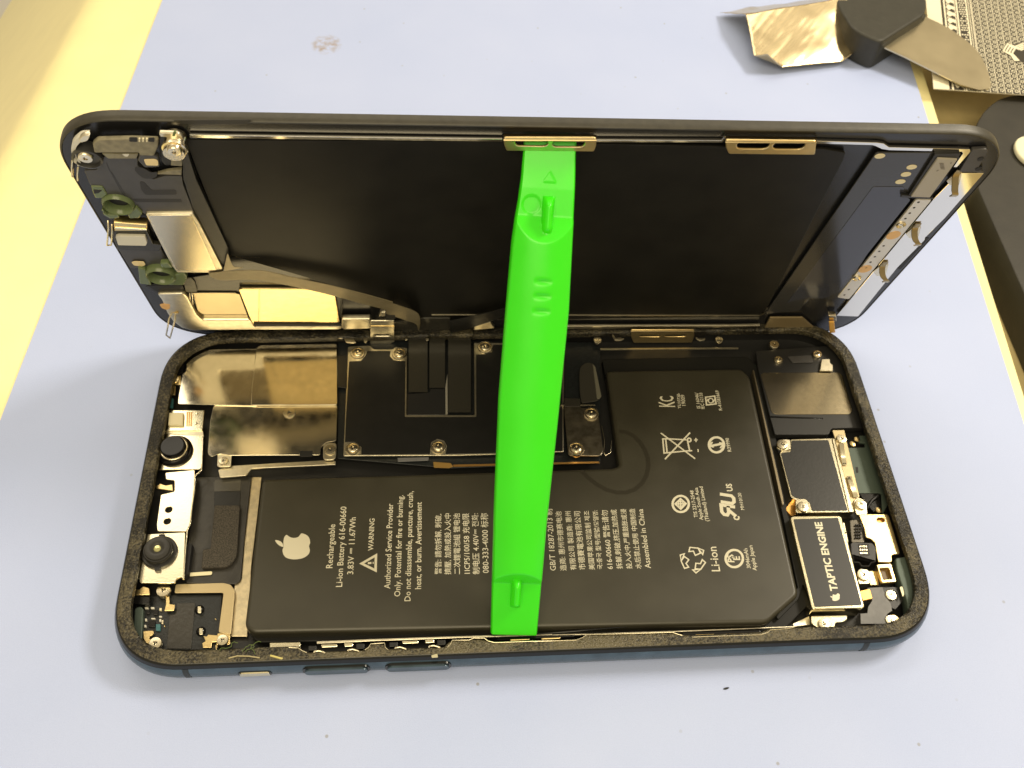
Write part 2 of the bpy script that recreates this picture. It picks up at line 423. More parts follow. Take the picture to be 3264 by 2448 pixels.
# ------------------------------------------------------------------ the phone body
ph = thing('smartphone', 'opened midnight green smartphone body lying face up on the mat, showing battery and shields', 'phone', (7.2, 3.57, 0))
ORG['smartphone'] = Vector((7.2, 3.57, 0))

def rring(d, n=16, e=2.35):
    """body outline moved inward by d"""
    x0, y0, x1, y1 = .06 + d, 0 + d, 14.36 - d, 7.06 - d; r = 1.28 - d; o = []
    for cx, cy, a0 in ((x1 - r, y1 - r, 0), (x0 + r, y1 - r, 90), (x0 + r, y0 + r, 180), (x1 - r, y0 + r, 270)):
        for i in range(n + 1):
            a = math.radians(a0 + 90 * i / n); c, s = math.cos(a), math.sin(a)
            o.append((cx + r * math.copysign(abs(c) ** (2 / e), c), cy + r * math.copysign(abs(s) ** (2 / e), s)))
    return o
def sweep(name, prof, m, parent, cap=False):
    v = []; f = []; N = 0
    for d, z in prof:
        r = rring(d); N = len(r); v += [(x, y, z) for x, y in r]
    for k in range(len(prof) - 1):
        for i in range(N):
            j = (i + 1) % N; f.append((k * N + i, k * N + j, (k + 1) * N + j, (k + 1) * N + i))
    if cap: f.append(tuple((len(prof) - 1) * N + i for i in range(N)))
    return from_data(name, v, f, m, parent, 50)
housing = sweep('frame', [(.45, .03), (.30, 0.0), (.08, .02), (-.03, .10), (-.085, .22), (-.10, .36), (-.085, .47), (-.06, .535)], frame_m, ph)
sweep('polished_lip', [(-.06, .535), (-.045, .56), (-.035, .60), (-.005, .638), (.004, .640)], lip_m, ph)
sweep('back_plate', [(.085, .62), (.10, .16), (.30, .12)], mat('inner_wall', (.012, .012, .012), .4), ph, cap=True)

# torn sealing glue all round the ledge, its inner edge uneven
NOTCH = [(at('c4', (a, 240), .64).x, at('c4', (b, 240), .64).x, wd) for a, b, wd in ((250, 770, .115), (905, 1395, .115), (1700, 2230, .165))] + [(at('c5', (a, 100), .64).x, at('c5', (b, 100), .64).x, wd) for a, b, wd in ((0, 350, .165), (1040, 1640, .165))]
def ledge_width(x, y):
    wd = .225
    if y < .3 and 1 < x < 13.4:
        for a, b, n_ in NOTCH:
            t = max(0, min(1, min(x - a, b - x) / .10 + .5)); wd = min(wd, .225 + (n_ - .225) * t)
    return wd
def ledge():
    o = rring(.004, 40); i = rring(.225, 40); N = len(o); v = []; f = []
    rows = 7
    for k in range(rows):
        t = k / (rows - 1)
        for q, (a, b) in enumerate(zip(o, i)):
            tt = t * (1 + .05 * noise.noise(Vector((b[0] * 2.2, b[1] * 2.2, 0))) if k == rows - 1 else 1)
            tt *= (ledge_width(b[0], b[1]) - .004) / .221
            x = a[0] + (b[0] - a[0]) * tt; y = a[1] + (b[1] - a[1]) * tt
            z = .640 + (0 if k == 0 else .010 * noise.noise(Vector((x * 7, y * 7, 1))) + .006 * noise.noise(Vector((x * 19, y * 19, 4))) + (.012 if 0 < k < rows - 1 else 0))
            v.append((x, y, z))
    v += [(v[(rows - 1) * N + q][0], v[(rows - 1) * N + q][1], .52) for q in range(N)]
    for k in range(rows):
        for q in range(N):
            j = (q + 1) % N; f.append((k * N + q, k * N + j, (k + 1) * N + j, (k + 1) * N + q))
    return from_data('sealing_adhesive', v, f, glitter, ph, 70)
# denser outline so the glue is bumpy along the straight sides too
_rr = rring
def rring(d, n=16, e=2.35):
    r = _rr(d, n, e)
    if n < 30: return r
    o = []
    for i in range(len(r)):
        a = Vector(r[i]); b = Vector(r[(i + 1) % len(r)]); k = max(1, int((b - a).length / .06)) if (b - a).length > 1 else 1
        if k > 1: k = 150 if (b - a).length > 8 else 60
        o += [tuple(a.lerp(b, t / k)) for t in range(k)]
    return o
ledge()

# side buttons, mute switch, antenna bands on the near side
def side_box(name, x0, x1, z0, z1, dep, m, rr=.05):
    prof = rounded([Vector((x0, z0)), Vector((x1, z0)), Vector((x1, z1)), Vector((x0, z1))], rr)
    n = len(prof); v = [(p.x, -.105 - dep, p.y) for p in prof] + [(p.x, 0.05, p.y) for p in prof]
    f = [tuple(range(n))] + [(i, i + n, (i + 1) % n + n, (i + 1) % n) for i in range(n)]
    return from_data(name, v, f, m, ph, 30)
def xs(a, b): return at('D', (a, 1445), .33).x, at('D', (b, 1445), .33).x
for a, b in ((655, 800), (832, 975)):
    x0, x1 = xs(a, b); side_box('button_recess', x0, x1, .22, .50, .004, lip_m, .13)
    side_box('volume_button', x0 + .04, x1 - .04, .25, .45, .035, frame_m, .09)
x0, x1 = xs(516, 588); side_box('mute_slot', x0, x1, .24, .42, .004, lip_m, .08); side_box('mute_switch', x0 + .03, x1 - .03, .27, .39, .02, bright, .03)
band_m = mat('antenna_band', (.012, .017, .019), .5)
for px in (408, 1876):
    x = at('D', (px, 1440), .33).x
    v = []; f = []
    for k, (d, z) in enumerate([(.08, .017), (-.034, .10), (-.089, .22), (-.104, .36), (-.089, .47), (-.064, .537)]): v += [(x - .05, d, z), (x + .05, d, z)]
    for k in range(5): f.append((2 * k, 2 * k + 1, 2 * k + 3, 2 * k + 2))
    from_data('antenna_band', v, f, band_m, ph)

# ---------------- battery
bz = B(.52)
bat_px = [(566, 1034), (1322, 1010), (1338, 1005), (1310, 800), (1602, 795), (1620, 812), (1726, 1285), (1657, 1346), (545, 1368), (528, 1352)]
bat = plate('battery', bz.pts('D', bat_px), .17, .52, cell, ph, .10, .075)
bat_skirt = plate('battery_seam', [p for p in B(.30).pts('D', [(580, 1040), (1338, 1015), (1345, 1000), (1300, 775), (1615, 770), (1645, 800), (1752, 1300), (1690, 1365), (560, 1388), (545, 1378)])], .14, .30, mat('wrap_fold', (.010, .010, .009), .5, spec=.25), ph, .08, .02)
fold = tp('battery_fold', B(.40), 'b6', [(1318, 110), (1335, 100), (1590, 1240), (1560, 1330), (1452, 1440), (1440, 1425), (1560, 1262)], .06, mat('wrap_fold', (.010, .010, .009), .5, spec=.25), bat, .02)
P_ = Print(B(.5225))
P_.tpoly('b5', [(163, 583), (178, 592), (200, 604), (230, 608), (262, 599), (283, 574), (298, 572), (330, 585), (352, 610), (359, 648), (350, 676), (357, 712), (345, 744), (312, 769), (270, 782), (215, 785), (165, 773), (140, 748), (131, 710), (140, 678), (138, 645), (145, 605)], 4)
P_.tpoly('b5', [(70, 628), (92, 628), (120, 641), (136, 664), (136, 682), (112, 675), (86, 655)], 4)
P_.build('fruit_emblem', printm, bat)
P_ = Print(B(.5225))
for t, a, b in (('Rechargeable', (543, 857), (567, 495)), ('Li-ion Battery 616-00660', (623, 1012), (660, 348)), ('3.83V ⎓ 11.67Wh', (715, 908), (737, 438)), ('WARNING', (880, 713), (892, 448))):
    P_.text(t, 'b5', a, b, 1.0, .008); P_.build('text_line', printm, bat)
P_.tline('b5', [(785, 820), (903, 752), (900, 877)], .045, True); P_.tline('b5', [(836, 817), (866, 815)], .04); P_.tline('b5', [(876, 814.5), (884, 814)], .04); P_.build('warning_triangle', printm, bat)
for t, a, b in (('Authorized Service Provider', (1020, 1028), (1045, 325)), ('Only. Potential for fire or burning.', (1103, 1092), (1128, 255)), ('Do not disassemble, puncture, crush,', (1188, 1130), (1210, 222)), ('heat, or burn. Avertissement', (1276, 1030), (1281, 312))):
    P_.text(t, 'b5', a, b, 1.05, .008); P_.build('text_line', printm, bat)
P_ = Print(B(.5225))
for t, a, b in (('警告: 請勿拆解, 刺破,', (1440, 908), (1440, 410)), ('擠壓, 加熱或投入火中', (1520, 910), (1518, 405)), ('二次鋰電池組 锂电池', (1597, 908), (1592, 405)), ('1ICP5/100/58 充电限', (1680, 903), (1668, 405)), ('制电压 4.40V⎓ 전화:', (1757, 908), (1745, 405)), ('080-333-4000 标称', (1835, 898), (1824, 403))):
    P_.text(t, 'b5', a, b, 1.0, .004); P_.build('text_line', printm, bat)
P_ = Print(B(.5212)); P_.tline('b6', [(352, 612), (392, 650), (440, 688), (495, 718), (550, 733), (605, 733), (655, 715), (692, 682), (716, 640), (728, 590), (724, 540), (708, 495), (680, 452), (645, 418), (605, 398), (565, 392)], .085)
P_.dz = 0; P_.build('bulge_band', mat('bulge_shade', (.027, .024, .016), .30), bat)  # flat darker band stands in for the shading of a moulded bulge
P_ = Print(B(.5225))
for t, a, b in (('GB/T 18287-2013 制', (213, 1168), (190, 825)), ('造商: 惠州市德赛电池', (270, 1168), (240, 838)), ('有限公司 製造商: 惠州', (325, 1165), (293, 838)), ('市德賽電池有限公司', (376, 1163), (345, 838)), ('美国苹果公司监制 제조', (428, 1163), (396, 835)), ('국:중국 型号/型號/모델명:', (472, 1160), (443, 832)), ('616-00660 警告:请勿', (530, 1160), (498, 832)), ('拆解,刺破,挤压,加热或', (583, 1158), (548, 828)), ('投入火中,严重鼓胀或浸', (636, 1158), (601, 825)), ('水后禁止使用 中国制造', (688, 1158), (650, 823)), ('Assembled in China', (742, 1155), (697, 825))):
    P_.text(t, 'b6', a, b, 1.0, .004); P_.build('text_line', printm, bat)
P_ = Print(B(.5225)); W1 = .022
for t, a, b in (('Li-ion', (1128, 1172), (1105, 1035)), ('3046mAh', (1298, 1155), (1278, 1045)), ('Apple Japan', (1332, 1168), (1306, 1028)), ('TIS 2217-2548', (1003, 872), (978, 722)), ('Apple South Asia', (1033, 886), (1002, 706)), ('(Thailand) Limited', (1066, 893), (1030, 700)), ('MH10120', (1262, 830), (1243, 735)), ('R39990', (1190, 505), (1175, 430)), ('R-41083669', (1140, 276), (1118, 165)), ('YU10738-', (910, 266), (903, 180)), ('19009', (936, 250), (929, 190)), ('IS 16046/', (1018, 265), (1005, 178)), ('IEC 62133', (1041, 268), (1028, 178))):
    P_.text(t, 'b6', a, b, 1.0, .008); P_.build('text_line', printm, bat)
def circ(f, c, r, wd, ry=None, a0=0, a1=360, n=36):
    P_.tline(f, [(c[0] + r * math.cos(math.radians(a0 + (a1 - a0) * i / n)), c[1] + (ry or r) * math.sin(math.radians(a0 + (a1 - a0) * i / n))) for i in range(n + 1)], wd)
circ('b6', (1206, 1101), 48, .045); P_.text('PS', 'b6', (1206, 1122), (1200, 1078), 1, .03); P_.text('E', 'b6', (1238, 1110), (1235, 1088), 1, .03); P_.build('safety_mark', printm, bat)
circ('b6', (908, 797), 45, .045); P_.tline('b6', [(877, 797), (907, 768), (938, 795), (908, 826)], .03, True); P_.tline('b6', [(880, 797), (936, 796)], .025); P_.tline('b6', [(907, 770), (908, 824)], .025); circ('b6', (908, 797), 14, .02); P_.build('standards_mark', printm, bat)
circ('b6', (1107, 468), 42, .05); P_.tline('b6', [(1066, 476), (1148, 460)], .05); P_.tline('b6', [(1085, 452), (1066, 476), (1092, 480)], .03); P_.tline('b6', [(1128, 486), (1148, 461), (1122, 456)], .03); P_.build('arrow_mark', printm, bat)
# crossed-out bin, plus and minus
P_.tline('b6', [(797, 402), (988, 545)], .03); P_.tline('b6', [(960, 400), (820, 548)], .03)
P_.tline('b6', [(808, 435), (815, 514), (832, 512), (824, 434)], .03, True); P_.tline('b6', [(828, 434), (940, 440)], .03); P_.tline('b6', [(834, 512), (962, 500)], .03); P_.tline('b6', [(946, 448), (958, 502), (972, 500)], .03); circ('b6', (955, 441), 10, .03)
P_.tline('b6', [(992, 430), (993, 452)], .022); P_.tline('b6', [(982, 442), (1003, 440)], .022); P_.tline('b6', [(1004, 492), (1005, 508)], .022); P_.build('crossed_bin_mark', printm, bat)
# certification letters
P_.text('K', 'b6', (876, 257), (872, 226), 2.1, .01); P_.text('C', 'b6', (870, 226), (864, 196), 1.9, .01); P_.build('conformity_mark', printm, bat)
P_.tline('b6', [(1046, 203), (1097, 196), (1105, 240), (1052, 246)], .03, True); circ('b6', (1075, 222), 13, .022); P_.tline('b6', [(1054, 226), (1060, 212)], .02); P_.tline('b6', [(1090, 232), (1096, 214)], .02); P_.build('boxed_mark', printm, bat)
P_.text('c', 'b6', (1237, 888), (1233, 865), 1.1, .02); P_.text('US', 'b6', (1198, 726), (1190, 684), 1.1, .03)
def ul(ps): return [(1216 - 78 * b - 12 * a_, 866 - 112 * a_ - 12 * b) for a_, b in ps]
P_.tline('b6', ul([(.46, 0), (.46, 1), (.12, 1), (.0, .85), (.0, .62), (.14, .5), (.46, .5)]), .065); P_.tline('b6', ul([(.26, .5), (.0, 0)]), .065)
P_.tline('b6', ul([(.62, 1), (.62, .18), (.72, .03), (.90, .03), (1, .18), (1, 1)]), .065); P_.build('component_mark', printm, bat)
# recycling triangle of three folded arrows
for q in (0, 1, 2):
    c = Vector((978, 1106)); rot = Matrix.Rotation(math.radians(120 * q + 8), 2)
    def rr_(ps): return [tuple(c + rot @ Vector(p)) for p in ps]
    P_.tline('b6', rr_([(-28, -64), (18, -66), (34, -40), (8, -24), (-6, -46), (-30, -40)]), .024, True)
    P_.tline('b6', rr_([(18, -66), (48, -34), (50, -58)]), .024, True)
P_.build('recycling_mark', printm, bat)

# ---------------- camera cover plates (upper left)
cc = tp('camera_cover', B(.44), 'a2', [(915, 862), (2006, 858), (1998, 1175), (1905, 1190), (1862, 1230), (1855, 1300), (1075, 1305), (960, 1290), (892, 1320), (862, 1285), (885, 1000)], .03, steel, ph, .05)
tp('flat_plate', B(.465), 'a2', [(680, 372), (1300, 362), (1300, 866), (598, 852), (605, 780), (642, 580), (672, 565)], .03, steel, cc, .04)
tp('raised_plate', B(.485), 'a2', [(1290, 352), (1330, 330), (2002, 318), (2008, 858), (1242, 862), (1252, 700)], .03, steel, cc, .05, .012)
screw(B(.445), 'a2', (1583, 932), 52, cc)
tp('fixing_tab', B(.43), 'a2', [(1880, 1200), (2000, 1190), (1990, 1340), (1880, 1345)], .03, steel_soft, cc, .08); screw(B(.44), 'a2', (1943, 1258), 50, cc)
tp('fixing_tab', B(.42), 'a2', [(950, 1280), (1075, 1290), (1070, 1400), (945, 1405)], .03, steel_soft, cc, .05); screw(B(.43), 'a2', (1003, 1355), 42, cc)
tp('latch', B(.45), 'a2', [(1672, 1262), (1788, 1262), (1788, 1310), (1672, 1315)], .03, dark, cc, .02)
tp('tape_strip', B(.47), 'a2', [(1988, 422), (2096, 425), (2088, 712), (1972, 695)], .02, tape, ph, .02)
tp('frame_rail', B(.36), 'a2', [(1060, 1395), (1900, 1345), (1990, 1350), (1990, 1385), (1250, 1420), (1200, 1480), (970, 1500), (955, 1430)], .04, steel_soft, ph, .02)

# ---------------- logic board, its cover and cables
board = tp('logic_board', B(.36), 'a4', [(60, 300), (2010, 330), (2010, 1222), (900, 1262), (60, 1190)], .03, pcb, ph, .03)
tp('board_edge', B(.372), 'a4', [(920, 1236), (1995, 1212), (2005, 1216), (2000, 1225), (920, 1250)], .012, copper, board, .0, .002)
tp('gold_pad', B(.374), 'a4', [(770, 1215), (900, 1225), (920, 1250), (890, 1262), (775, 1258)], .01, mat('amber_film', (.25, .15, .04), .35), board, .02, .002)
tp('tape_tab', B(.42), 'a4', [(505, 1185), (738, 1180), (735, 1205), (508, 1215)], .02, greytape, board, .01)
lc = tp('board_cover', B(.455), 'a4', [(138, 360), (300, 352), (330, 380), (470, 380), (490, 362), (578, 370), (572, 868), (1078, 868), (1072, 332), (1745, 335), (1738, 770), (1738, 1140), (1240, 1160), (960, 1168), (104, 1172)], .03, steel_soft, ph, .03)
tp('cover_tape', B(.463), 'a4', [(146, 470), (235, 465), (268, 425), (280, 392), (455, 392), (448, 430), (480, 462), (564, 468), (560, 882), (1090, 882), (1088, 418), (1130, 418), (1205, 400), (1215, 345), (1730, 345), (1730, 1135), (1240, 1150), (862, 1158), (872, 1095), (850, 1058), (800, 1046), (755, 1070), (745, 1158), (235, 1162), (238, 1105), (190, 1068), (115, 1070), (122, 900)], .02, tape, lc, .02, .004)
for c in ((210, 410), (518, 415), (1155, 366), (175, 1120), (808, 1108)): screw(B(.468), 'a4', c, 55, lc, 'collar')
bc = tp('connector_cover', B(.50), 'a4', [(1740, 800), (1862, 800), (1868, 815), (1992, 818), (2032, 1140), (2012, 1172), (1782, 1168), (1770, 1150)], .03, mat('scratched_dark_steel', (.36, .32, .24), .30, 1.0, bump=.12, bscale=25, vary=.4, vscale=7), ph, .06)
screw(B(.505), 'a4', (1943, 862), 58, bc, 'collar'); screw(B(.505), 'a4', (1832, 1120), 60, bc, 'collar')
tp('cover_tab', B(.505), 'a4', [(1745, 742), (1862, 745), (1864, 806), (1742, 806)], .02, dkflex, bc, .02)
tp('bracket_rail', B(.49), 'a4', [(1715, 786), (1975, 786), (1975, 799), (1715, 800)], .02, bright, bc, .0)
tp('antenna_flex', B(.48), 'a4', [(1855, 560), (1865, 505), (1905, 478), (1955, 482), (1990, 600), (2018, 740), (1985, 765), (1870, 780), (1858, 690)], .02, mat('grey_film', (.035, .033, .026), .3), ph, .06)
tp('antenna_cable', B(.49), 'a4', [(1952, 486), (1975, 510), (2020, 730), (2000, 750), (1985, 745)], .02, mat('pale_film', (.13, .125, .095), .35), ph, .02)
tube('thin_wire', [at('a4', q, .40) for q in ((2020, 950), (2042, 1060), (2035, 1140), (2050, 1170), (2085, 1150), (2095, 1060))], .012, nickel, ph)

# ---------------- front camera bracket at the left
fb = tp('face_sensor_bracket', B(.45), 'a3', [(465, 62), (690, 40), (690, 130), (655, 450), (632, 505), (405, 505), (400, 455), (432, 228), (535, 205), (535, 122), (470, 115)], .05, bright, ph, .03, .01,
        [circle(B(.45).pt('a3', (493, 342)), .062), circle(B(.45).pt('a3', (482, 430)), .062)])
tp('dark_backing', B(.36), 'a3', [(440, 300), (540, 300), (530, 470), (430, 470)], .02, dark, fb, .0)
tp('dot_projector_frame', B(.46), 'a2', [(478, 903), (835, 905), (818, 1082), (448, 1090)], .08, bright, fb, .03, .012)
tp('dot_projector_chip', B(.52), 'a2', [(520, 925), (650, 925), (645, 1035), (512, 1035)], .07, cream, fb, .02, .02)
for k in range(3): tp('copper_trace', B(.466), 'a2', [(678 + 18 * k, 920), (690 + 18 * k, 920), (686 + 18 * k, 1045), (674 + 18 * k, 1045)], .006, copper, fb, .0, .001)
for c in ((770, 938), (760, 1024)): lathe('rivet', [(.035, 0), (.03, .012), (.005, .016)], (*at('a2', c, .46).xy, .46), bright, fb, 12)
tp('flange', B(.43), 'a2', [(470, 1085), (820, 1085), (830, 1135), (480, 1110)], .04, steel_soft, fb, .02)
tp('lens_seat', B(.43), 'a2', [(432, 1112), (826, 1132), (815, 1408), (790, 1425), (388, 1432), (395, 1370)], .05, bright, fb, .04)
c = at('a2', (575, 1265), .45); lathe('camera_lens', [(.335, -.03), (.335, .025), (.325, .04), (.275, .045), (.265, .055), (.262, .10), (.25, .115), (.24, .115), (.236, .175), (.228, .19), (.205, .195), (.18, .192), (.02, .192)], (c.x, c.y, .45), lens_glass, fb, 40)
lathe('lens_ring', [(.268, .05), (.268, .112), (.258, .118), (.245, .119)], (c.x, c.y, .45), nickel, fb, 40)
tp('lens_seat', B(.47), 'a3', [(292, 530), (618, 512), (604, 862), (575, 850), (545, 870), (540, 896), (275, 896), (268, 862), (240, 850)], .05, bright, fb, .03)
c = at('a3', (425, 668), .47); lathe('infrared_lens', [(.315, -.02), (.315, .04), (.30, .055), (.262, .055), (.258, .14), (.245, .155), (.235, .155), (.22, .185), (.15, .20), (.09, .185), (.06, .17)], (c.x, c.y, .47), mat('matt_lens_barrel', (.02, .019, .017), .38), fb, 36)
lathe('lens_glass', [(.07, .168), (.055, .188), (.02, .194)], (c.x, c.y, .47), mat('lens_glint', (.55, .52, .25), .08, .6), fb, 16)  # pale bright colour imitates a glint on the lens
for q in ((440, 552), (405, 778)): tp('lens_key', B(.53), 'a3', [(q[0] - 22, q[1] - 25), (q[0] + 22, q[1] - 28), (q[0] + 20, q[1] + 22), (q[0] - 22, q[1] + 25)], .08, black, fb, .02)
tube('bracket_edge', [at('a3', q, .46) for q in ((745, 0), (740, 45), (690, 90), (688, 200), (670, 320), (655, 450), (632, 500), (622, 620), (604, 870))], .016, bright, fb)
tp('spring_contact', B(.46), 'a3', [(392, 165), (428, 145), (470, 160), (520, 150), (525, 200), (400, 182)], .03, gold, ph, .01)
for z, q in ((.47, [(525, 600), (625, 600), (625, 680), (525, 680)]), (.48, [(525, 690), (580, 690), (575, 770), (522, 770)])): tp('spring_contact', B(z), 'a2', q, .04, gold, ph, .015)
lathe('rivet', [(.09, 0), (.09, .02), (.05, .035), (.02, .03)], (*at('a2', (573, 636), .46).xy, .46), nickel, ph, 18)
tp('capacitor', B(.42), 'a2', [(530, 800), (562, 800), (555, 880), (525, 880)], .06, teal, ph, .02)
tp('recess_patch', B(.30), 'a2', [(600, 440), (680, 430), (640, 575), (560, 600)], .1, dark, ph, .02)

# ---------------- wireless coil corner: tape, foam, strips
tp('coil_tape', B(.24), 'a3', [(700, 95), (1118, 92), (1060, 600), (1036, 875), (1000, 905), (622, 895), (640, 600)], .02, mat('grey_black_tape', (.028, .026, .022), .34, bump=.25, bscale=9, vary=.2), ph, .04)
tp('tape_square', B(.255), 'a3', [(836, 205), (1034, 205), (1030, 312), (835, 312)], .012, tape, ph, .0, .003)
tp('tape_square', B(.25), 'a3', [(838, 115), (1040, 110), (1034, 200), (836, 205)], .008, mat('clear_film', (.06, .056, .045), .22), ph, .0, .003)
tp('foam_pad', B(.33), 'a3', [(840, 308), (1030, 308), (1008, 660), (998, 705), (955, 760), (910, 778), (738, 780), (752, 640), (808, 636)], .08, foam, ph, .02, .015)
tp('weld_bar', B(.27), 'a3', [(640, 818), (822, 806), (818, 834), (640, 846)], .02, cream, ph, .05)
tp('shield_wall', B(.40), 'a3', [(625, 600), (668, 600), (640, 820), (610, 860)], .2, dark, ph, .01)
tp('steel_floor', B(.20), 'a3', [(1118, 95), (1195, 95), (1162, 400), (1118, 760), (1086, 1300), (958, 1300), (990, 905), (1042, 870), (1066, 560)], .03, mat('brushed_tan_steel', (.70, .60, .40), .36, 1.0, bump=.2, bscale=30, vary=.15, vscale=9), ph, .01)
tp('bent_strip', B(.28), 'a3', [(545, 905), (905, 895), (960, 908), (992, 950), (988, 1000), (962, 1285), (868, 1268), (905, 978), (895, 968), (535, 972)], .03, tan, ph, .03)
pc = tp('small_board', B(.20), 'a3', [(190, 1010), (500, 985), (895, 985), (868, 1400), (400, 1400), (260, 1360)], .03, pcb, ph, .02)
tp('board_tape', B(.215), 'a3', [(555, 1052), (692, 1045), (662, 1392), (478, 1392), (498, 1140), (550, 1130)], .012, mat('smoke_film', (.035, .033, .029), .25, bump=.3, bscale=7), pc, .02, .003)
for q in ((725, 1098), (737, 1262)):
    c = at('a3', q, .21); lathe('solder_dome', [(.085, 0), (.08, .03), (.05, .06), (.01, .07)], (c.x, c.y, .2), blackgloss, pc, 20)
    tp('chip', B(.29), 'a3', [(q[0] - 14, q[1] - 25), (q[0] + 12, q[1] - 25), (q[0] + 12, q[1] + 24), (q[0] - 14, q[1] + 24)], .03, bright, pc, .01, .004)
for (x, y, a, b, m) in ((325, 1085, 26, 14, white_pad), (370, 1085, 26, 14, white_pad), (335, 1120, 26, 20, blackgloss), (392, 1118, 36, 36, blackgloss), (430, 1095, 16, 20, cream), (430, 1150, 20, 12, white_pad), (428, 1178, 14, 20, white_pad), (375, 1165, 30, 10, white_pad), (320, 1175, 14, 20, white_pad), (365, 1205, 50, 44, blackgloss), (315, 1222, 14, 20, white_pad), (412, 1232, 34, 50, teal), (445, 1190, 14, 30, nickel), (460, 1222, 9, 9, gold), (845, 1168, 9, 9, gold)):
    tp('chip', B(.24), 'a3', [(x - a / 2, y - b / 2), (x + a / 2, y - b / 2), (x + a / 2, y + b / 2), (x - a / 2, y + b / 2)], .05, m, pc, .008, .004)
screw(B(.30), 'a3', (455, 955), 55, ph, 'flat'); screw(B(.30), 'a3', (392, 1355), 50, ph); screw(B(.30), 'a3', (900, 1330), 44, ph)
tp('ground_clip', B(.29), 'a3', [(470, 1000), (498, 1000), (500, 1055), (540, 1060), (532, 1105), (458, 1108), (470, 1060)], .03, gold, ph, .01)
tp('ground_clip', B(.29), 'a3', [(298, 1258), (380, 1255), (378, 1285), (345, 1300), (350, 1325), (395, 1320), (390, 1400), (345, 1385), (302, 1320)], .04, gold, ph, .03)
tp('spring_contact', B(.40), 'a3', [(218, 938), (270, 945), (300, 920), (345, 935), (350, 985), (215, 990)], .04, gold, ph, .02)
tp('connector', B(.36), 'a3', [(205, 995), (350, 1000), (345, 1060), (200, 1050)], .1, blackgloss, ph, .02)
tp('housing_corner', B(.30), 'a3', [(235, 1085), (280, 1070), (300, 1090), (290, 1330), (262, 1340), (225, 1250)], .12, green_housing, ph, .05, .02)
tp('ground_clip', B(.27), 'a3', [(752, 1295), (780, 1300), (790, 1285), (858, 1290), (858, 1340), (820, 1345), (815, 1385), (750, 1385), (745, 1350), (770, 1335)], .03, gold, ph, .01)
tp('ground_clip', B(.27), 'a3', [(860, 1275), (955, 1275), (955, 1360), (850, 1365), (850, 1385)], .03, gold, ph, .02)

# ---------------- near edge: rail, button springs, clip seats
tp('edge_rail', B(.46), 'c4', [(0, 168), (238, 164), (240, 198), (150, 208), (0, 212)], .03, bright, ph, .01)
tp('edge_rail', B(.44), 'c4', [(368, 158), (800, 138), (1400, 118), (2212, 92), (2212, 108), (1400, 134), (800, 156), (368, 178)], .02, steel_soft, ph, .0)
tp('edge_rail', B(.36), 'c5', [(0, 96), (1000, 66), (1840, 34), (1840, 42), (1000, 76), (0, 106)], .02, steel_soft, ph, .0)
for x in (400, 1035):
    y = 178 - (x - 400) * .046
    tp('button_spring', B(.50), 'c4', [(x, y + 4), (x + 128, y), (x + 130, y + 22), (x + 6, y + 28)], .04, bright, ph, .02)
    tp('button_spring', B(.50), 'c4', [(x + 182, y - 8), (x + 250, y - 10), (x + 252, y + 18), (x + 184, y + 22)], .04, bright, ph, .02)
    tp('rubber_stop', B(.52), 'c4', [(x - 98, y + 16), (x - 34, y + 14), (x - 34, y + 48), (x - 98, y + 52)], .1, black, ph, .01)
    tp('rubber_stop', B(.52), 'c4', [(x + 276, y - 2), (x + 340, y - 4), (x + 340, y + 36), (x + 276, y + 40)], .1, black, ph, .01)
    for dx in (0, 265): tube('spring_loop', [at('c4', (x - 55 + dx + a, y + 70 - dx * .046 - b), .655) for a, b in ((0, 0), (5, 10), (40, 16), (75, 6), (90, -2))], .018, bright, ph)
def wav(f, q): tube('adhesive_edge_line', [at(f, p, .655) for p in q], .010, bright, ph)
wav('c4', [(150, 206), (225, 210), (255, 232), (290, 246)]); wav('c4', [(745, 225), (775, 205), (790, 178), (900, 170), (905, 205), (925, 225)])
wav('c4', [(1390, 205), (1415, 180), (1430, 150), (1560, 148), (1600, 132), (1680, 132), (1710, 155), (1760, 168), (2212, 152)])
wav('c5', [(0, 144), (300, 134), (345, 118), (375, 96), (980, 78), (1020, 92), (1050, 100)]); wav('c5', [(1120, 112), (1600, 96), (1655, 78), (1670, 62), (1800, 52), (1840, 42)])
for f, q in (('b7', (540, 1140, 1530)), ('c5', (1058, 88, 1600))):
    k = 1 if f == 'b7' else .55
    tp('clip_seat', B(.42), f, [(q[0], q[1] - 30 * k * .6), (q[2], q[1] - 62 * k * .7), (q[2], q[1] - 20 * k * .7), (q[0], q[1] + 40 * k * .6)], .02, blackgloss, ph, .0)
for q in ((710, 1152, 250), (1110, 1138, 240)): tp('clip_contact', B(.5), 'b7', [(q[0], q[1]), (q[0] + q[2], q[1] - 10), (q[0] + q[2], q[1] + 10), (q[0], q[1] + 20)], .02, gold, ph, .01)
for q in ((1145, 92, 130), (1358, 86, 130)): tp('clip_contact', B(.5), 'c5', [(q[0], q[1]), (q[0] + q[2], q[1] - 4), (q[0] + q[2], q[1] + 3), (q[0], q[1] + 8)], .02, gold, ph, .005)
tp('battery_film', B(.47), 'b7', [(1000, 1085), (1500, 1040), (2212, 985), (2212, 1000), (1500, 1062), (1000, 1098)], .02, blackgloss, ph, .0)

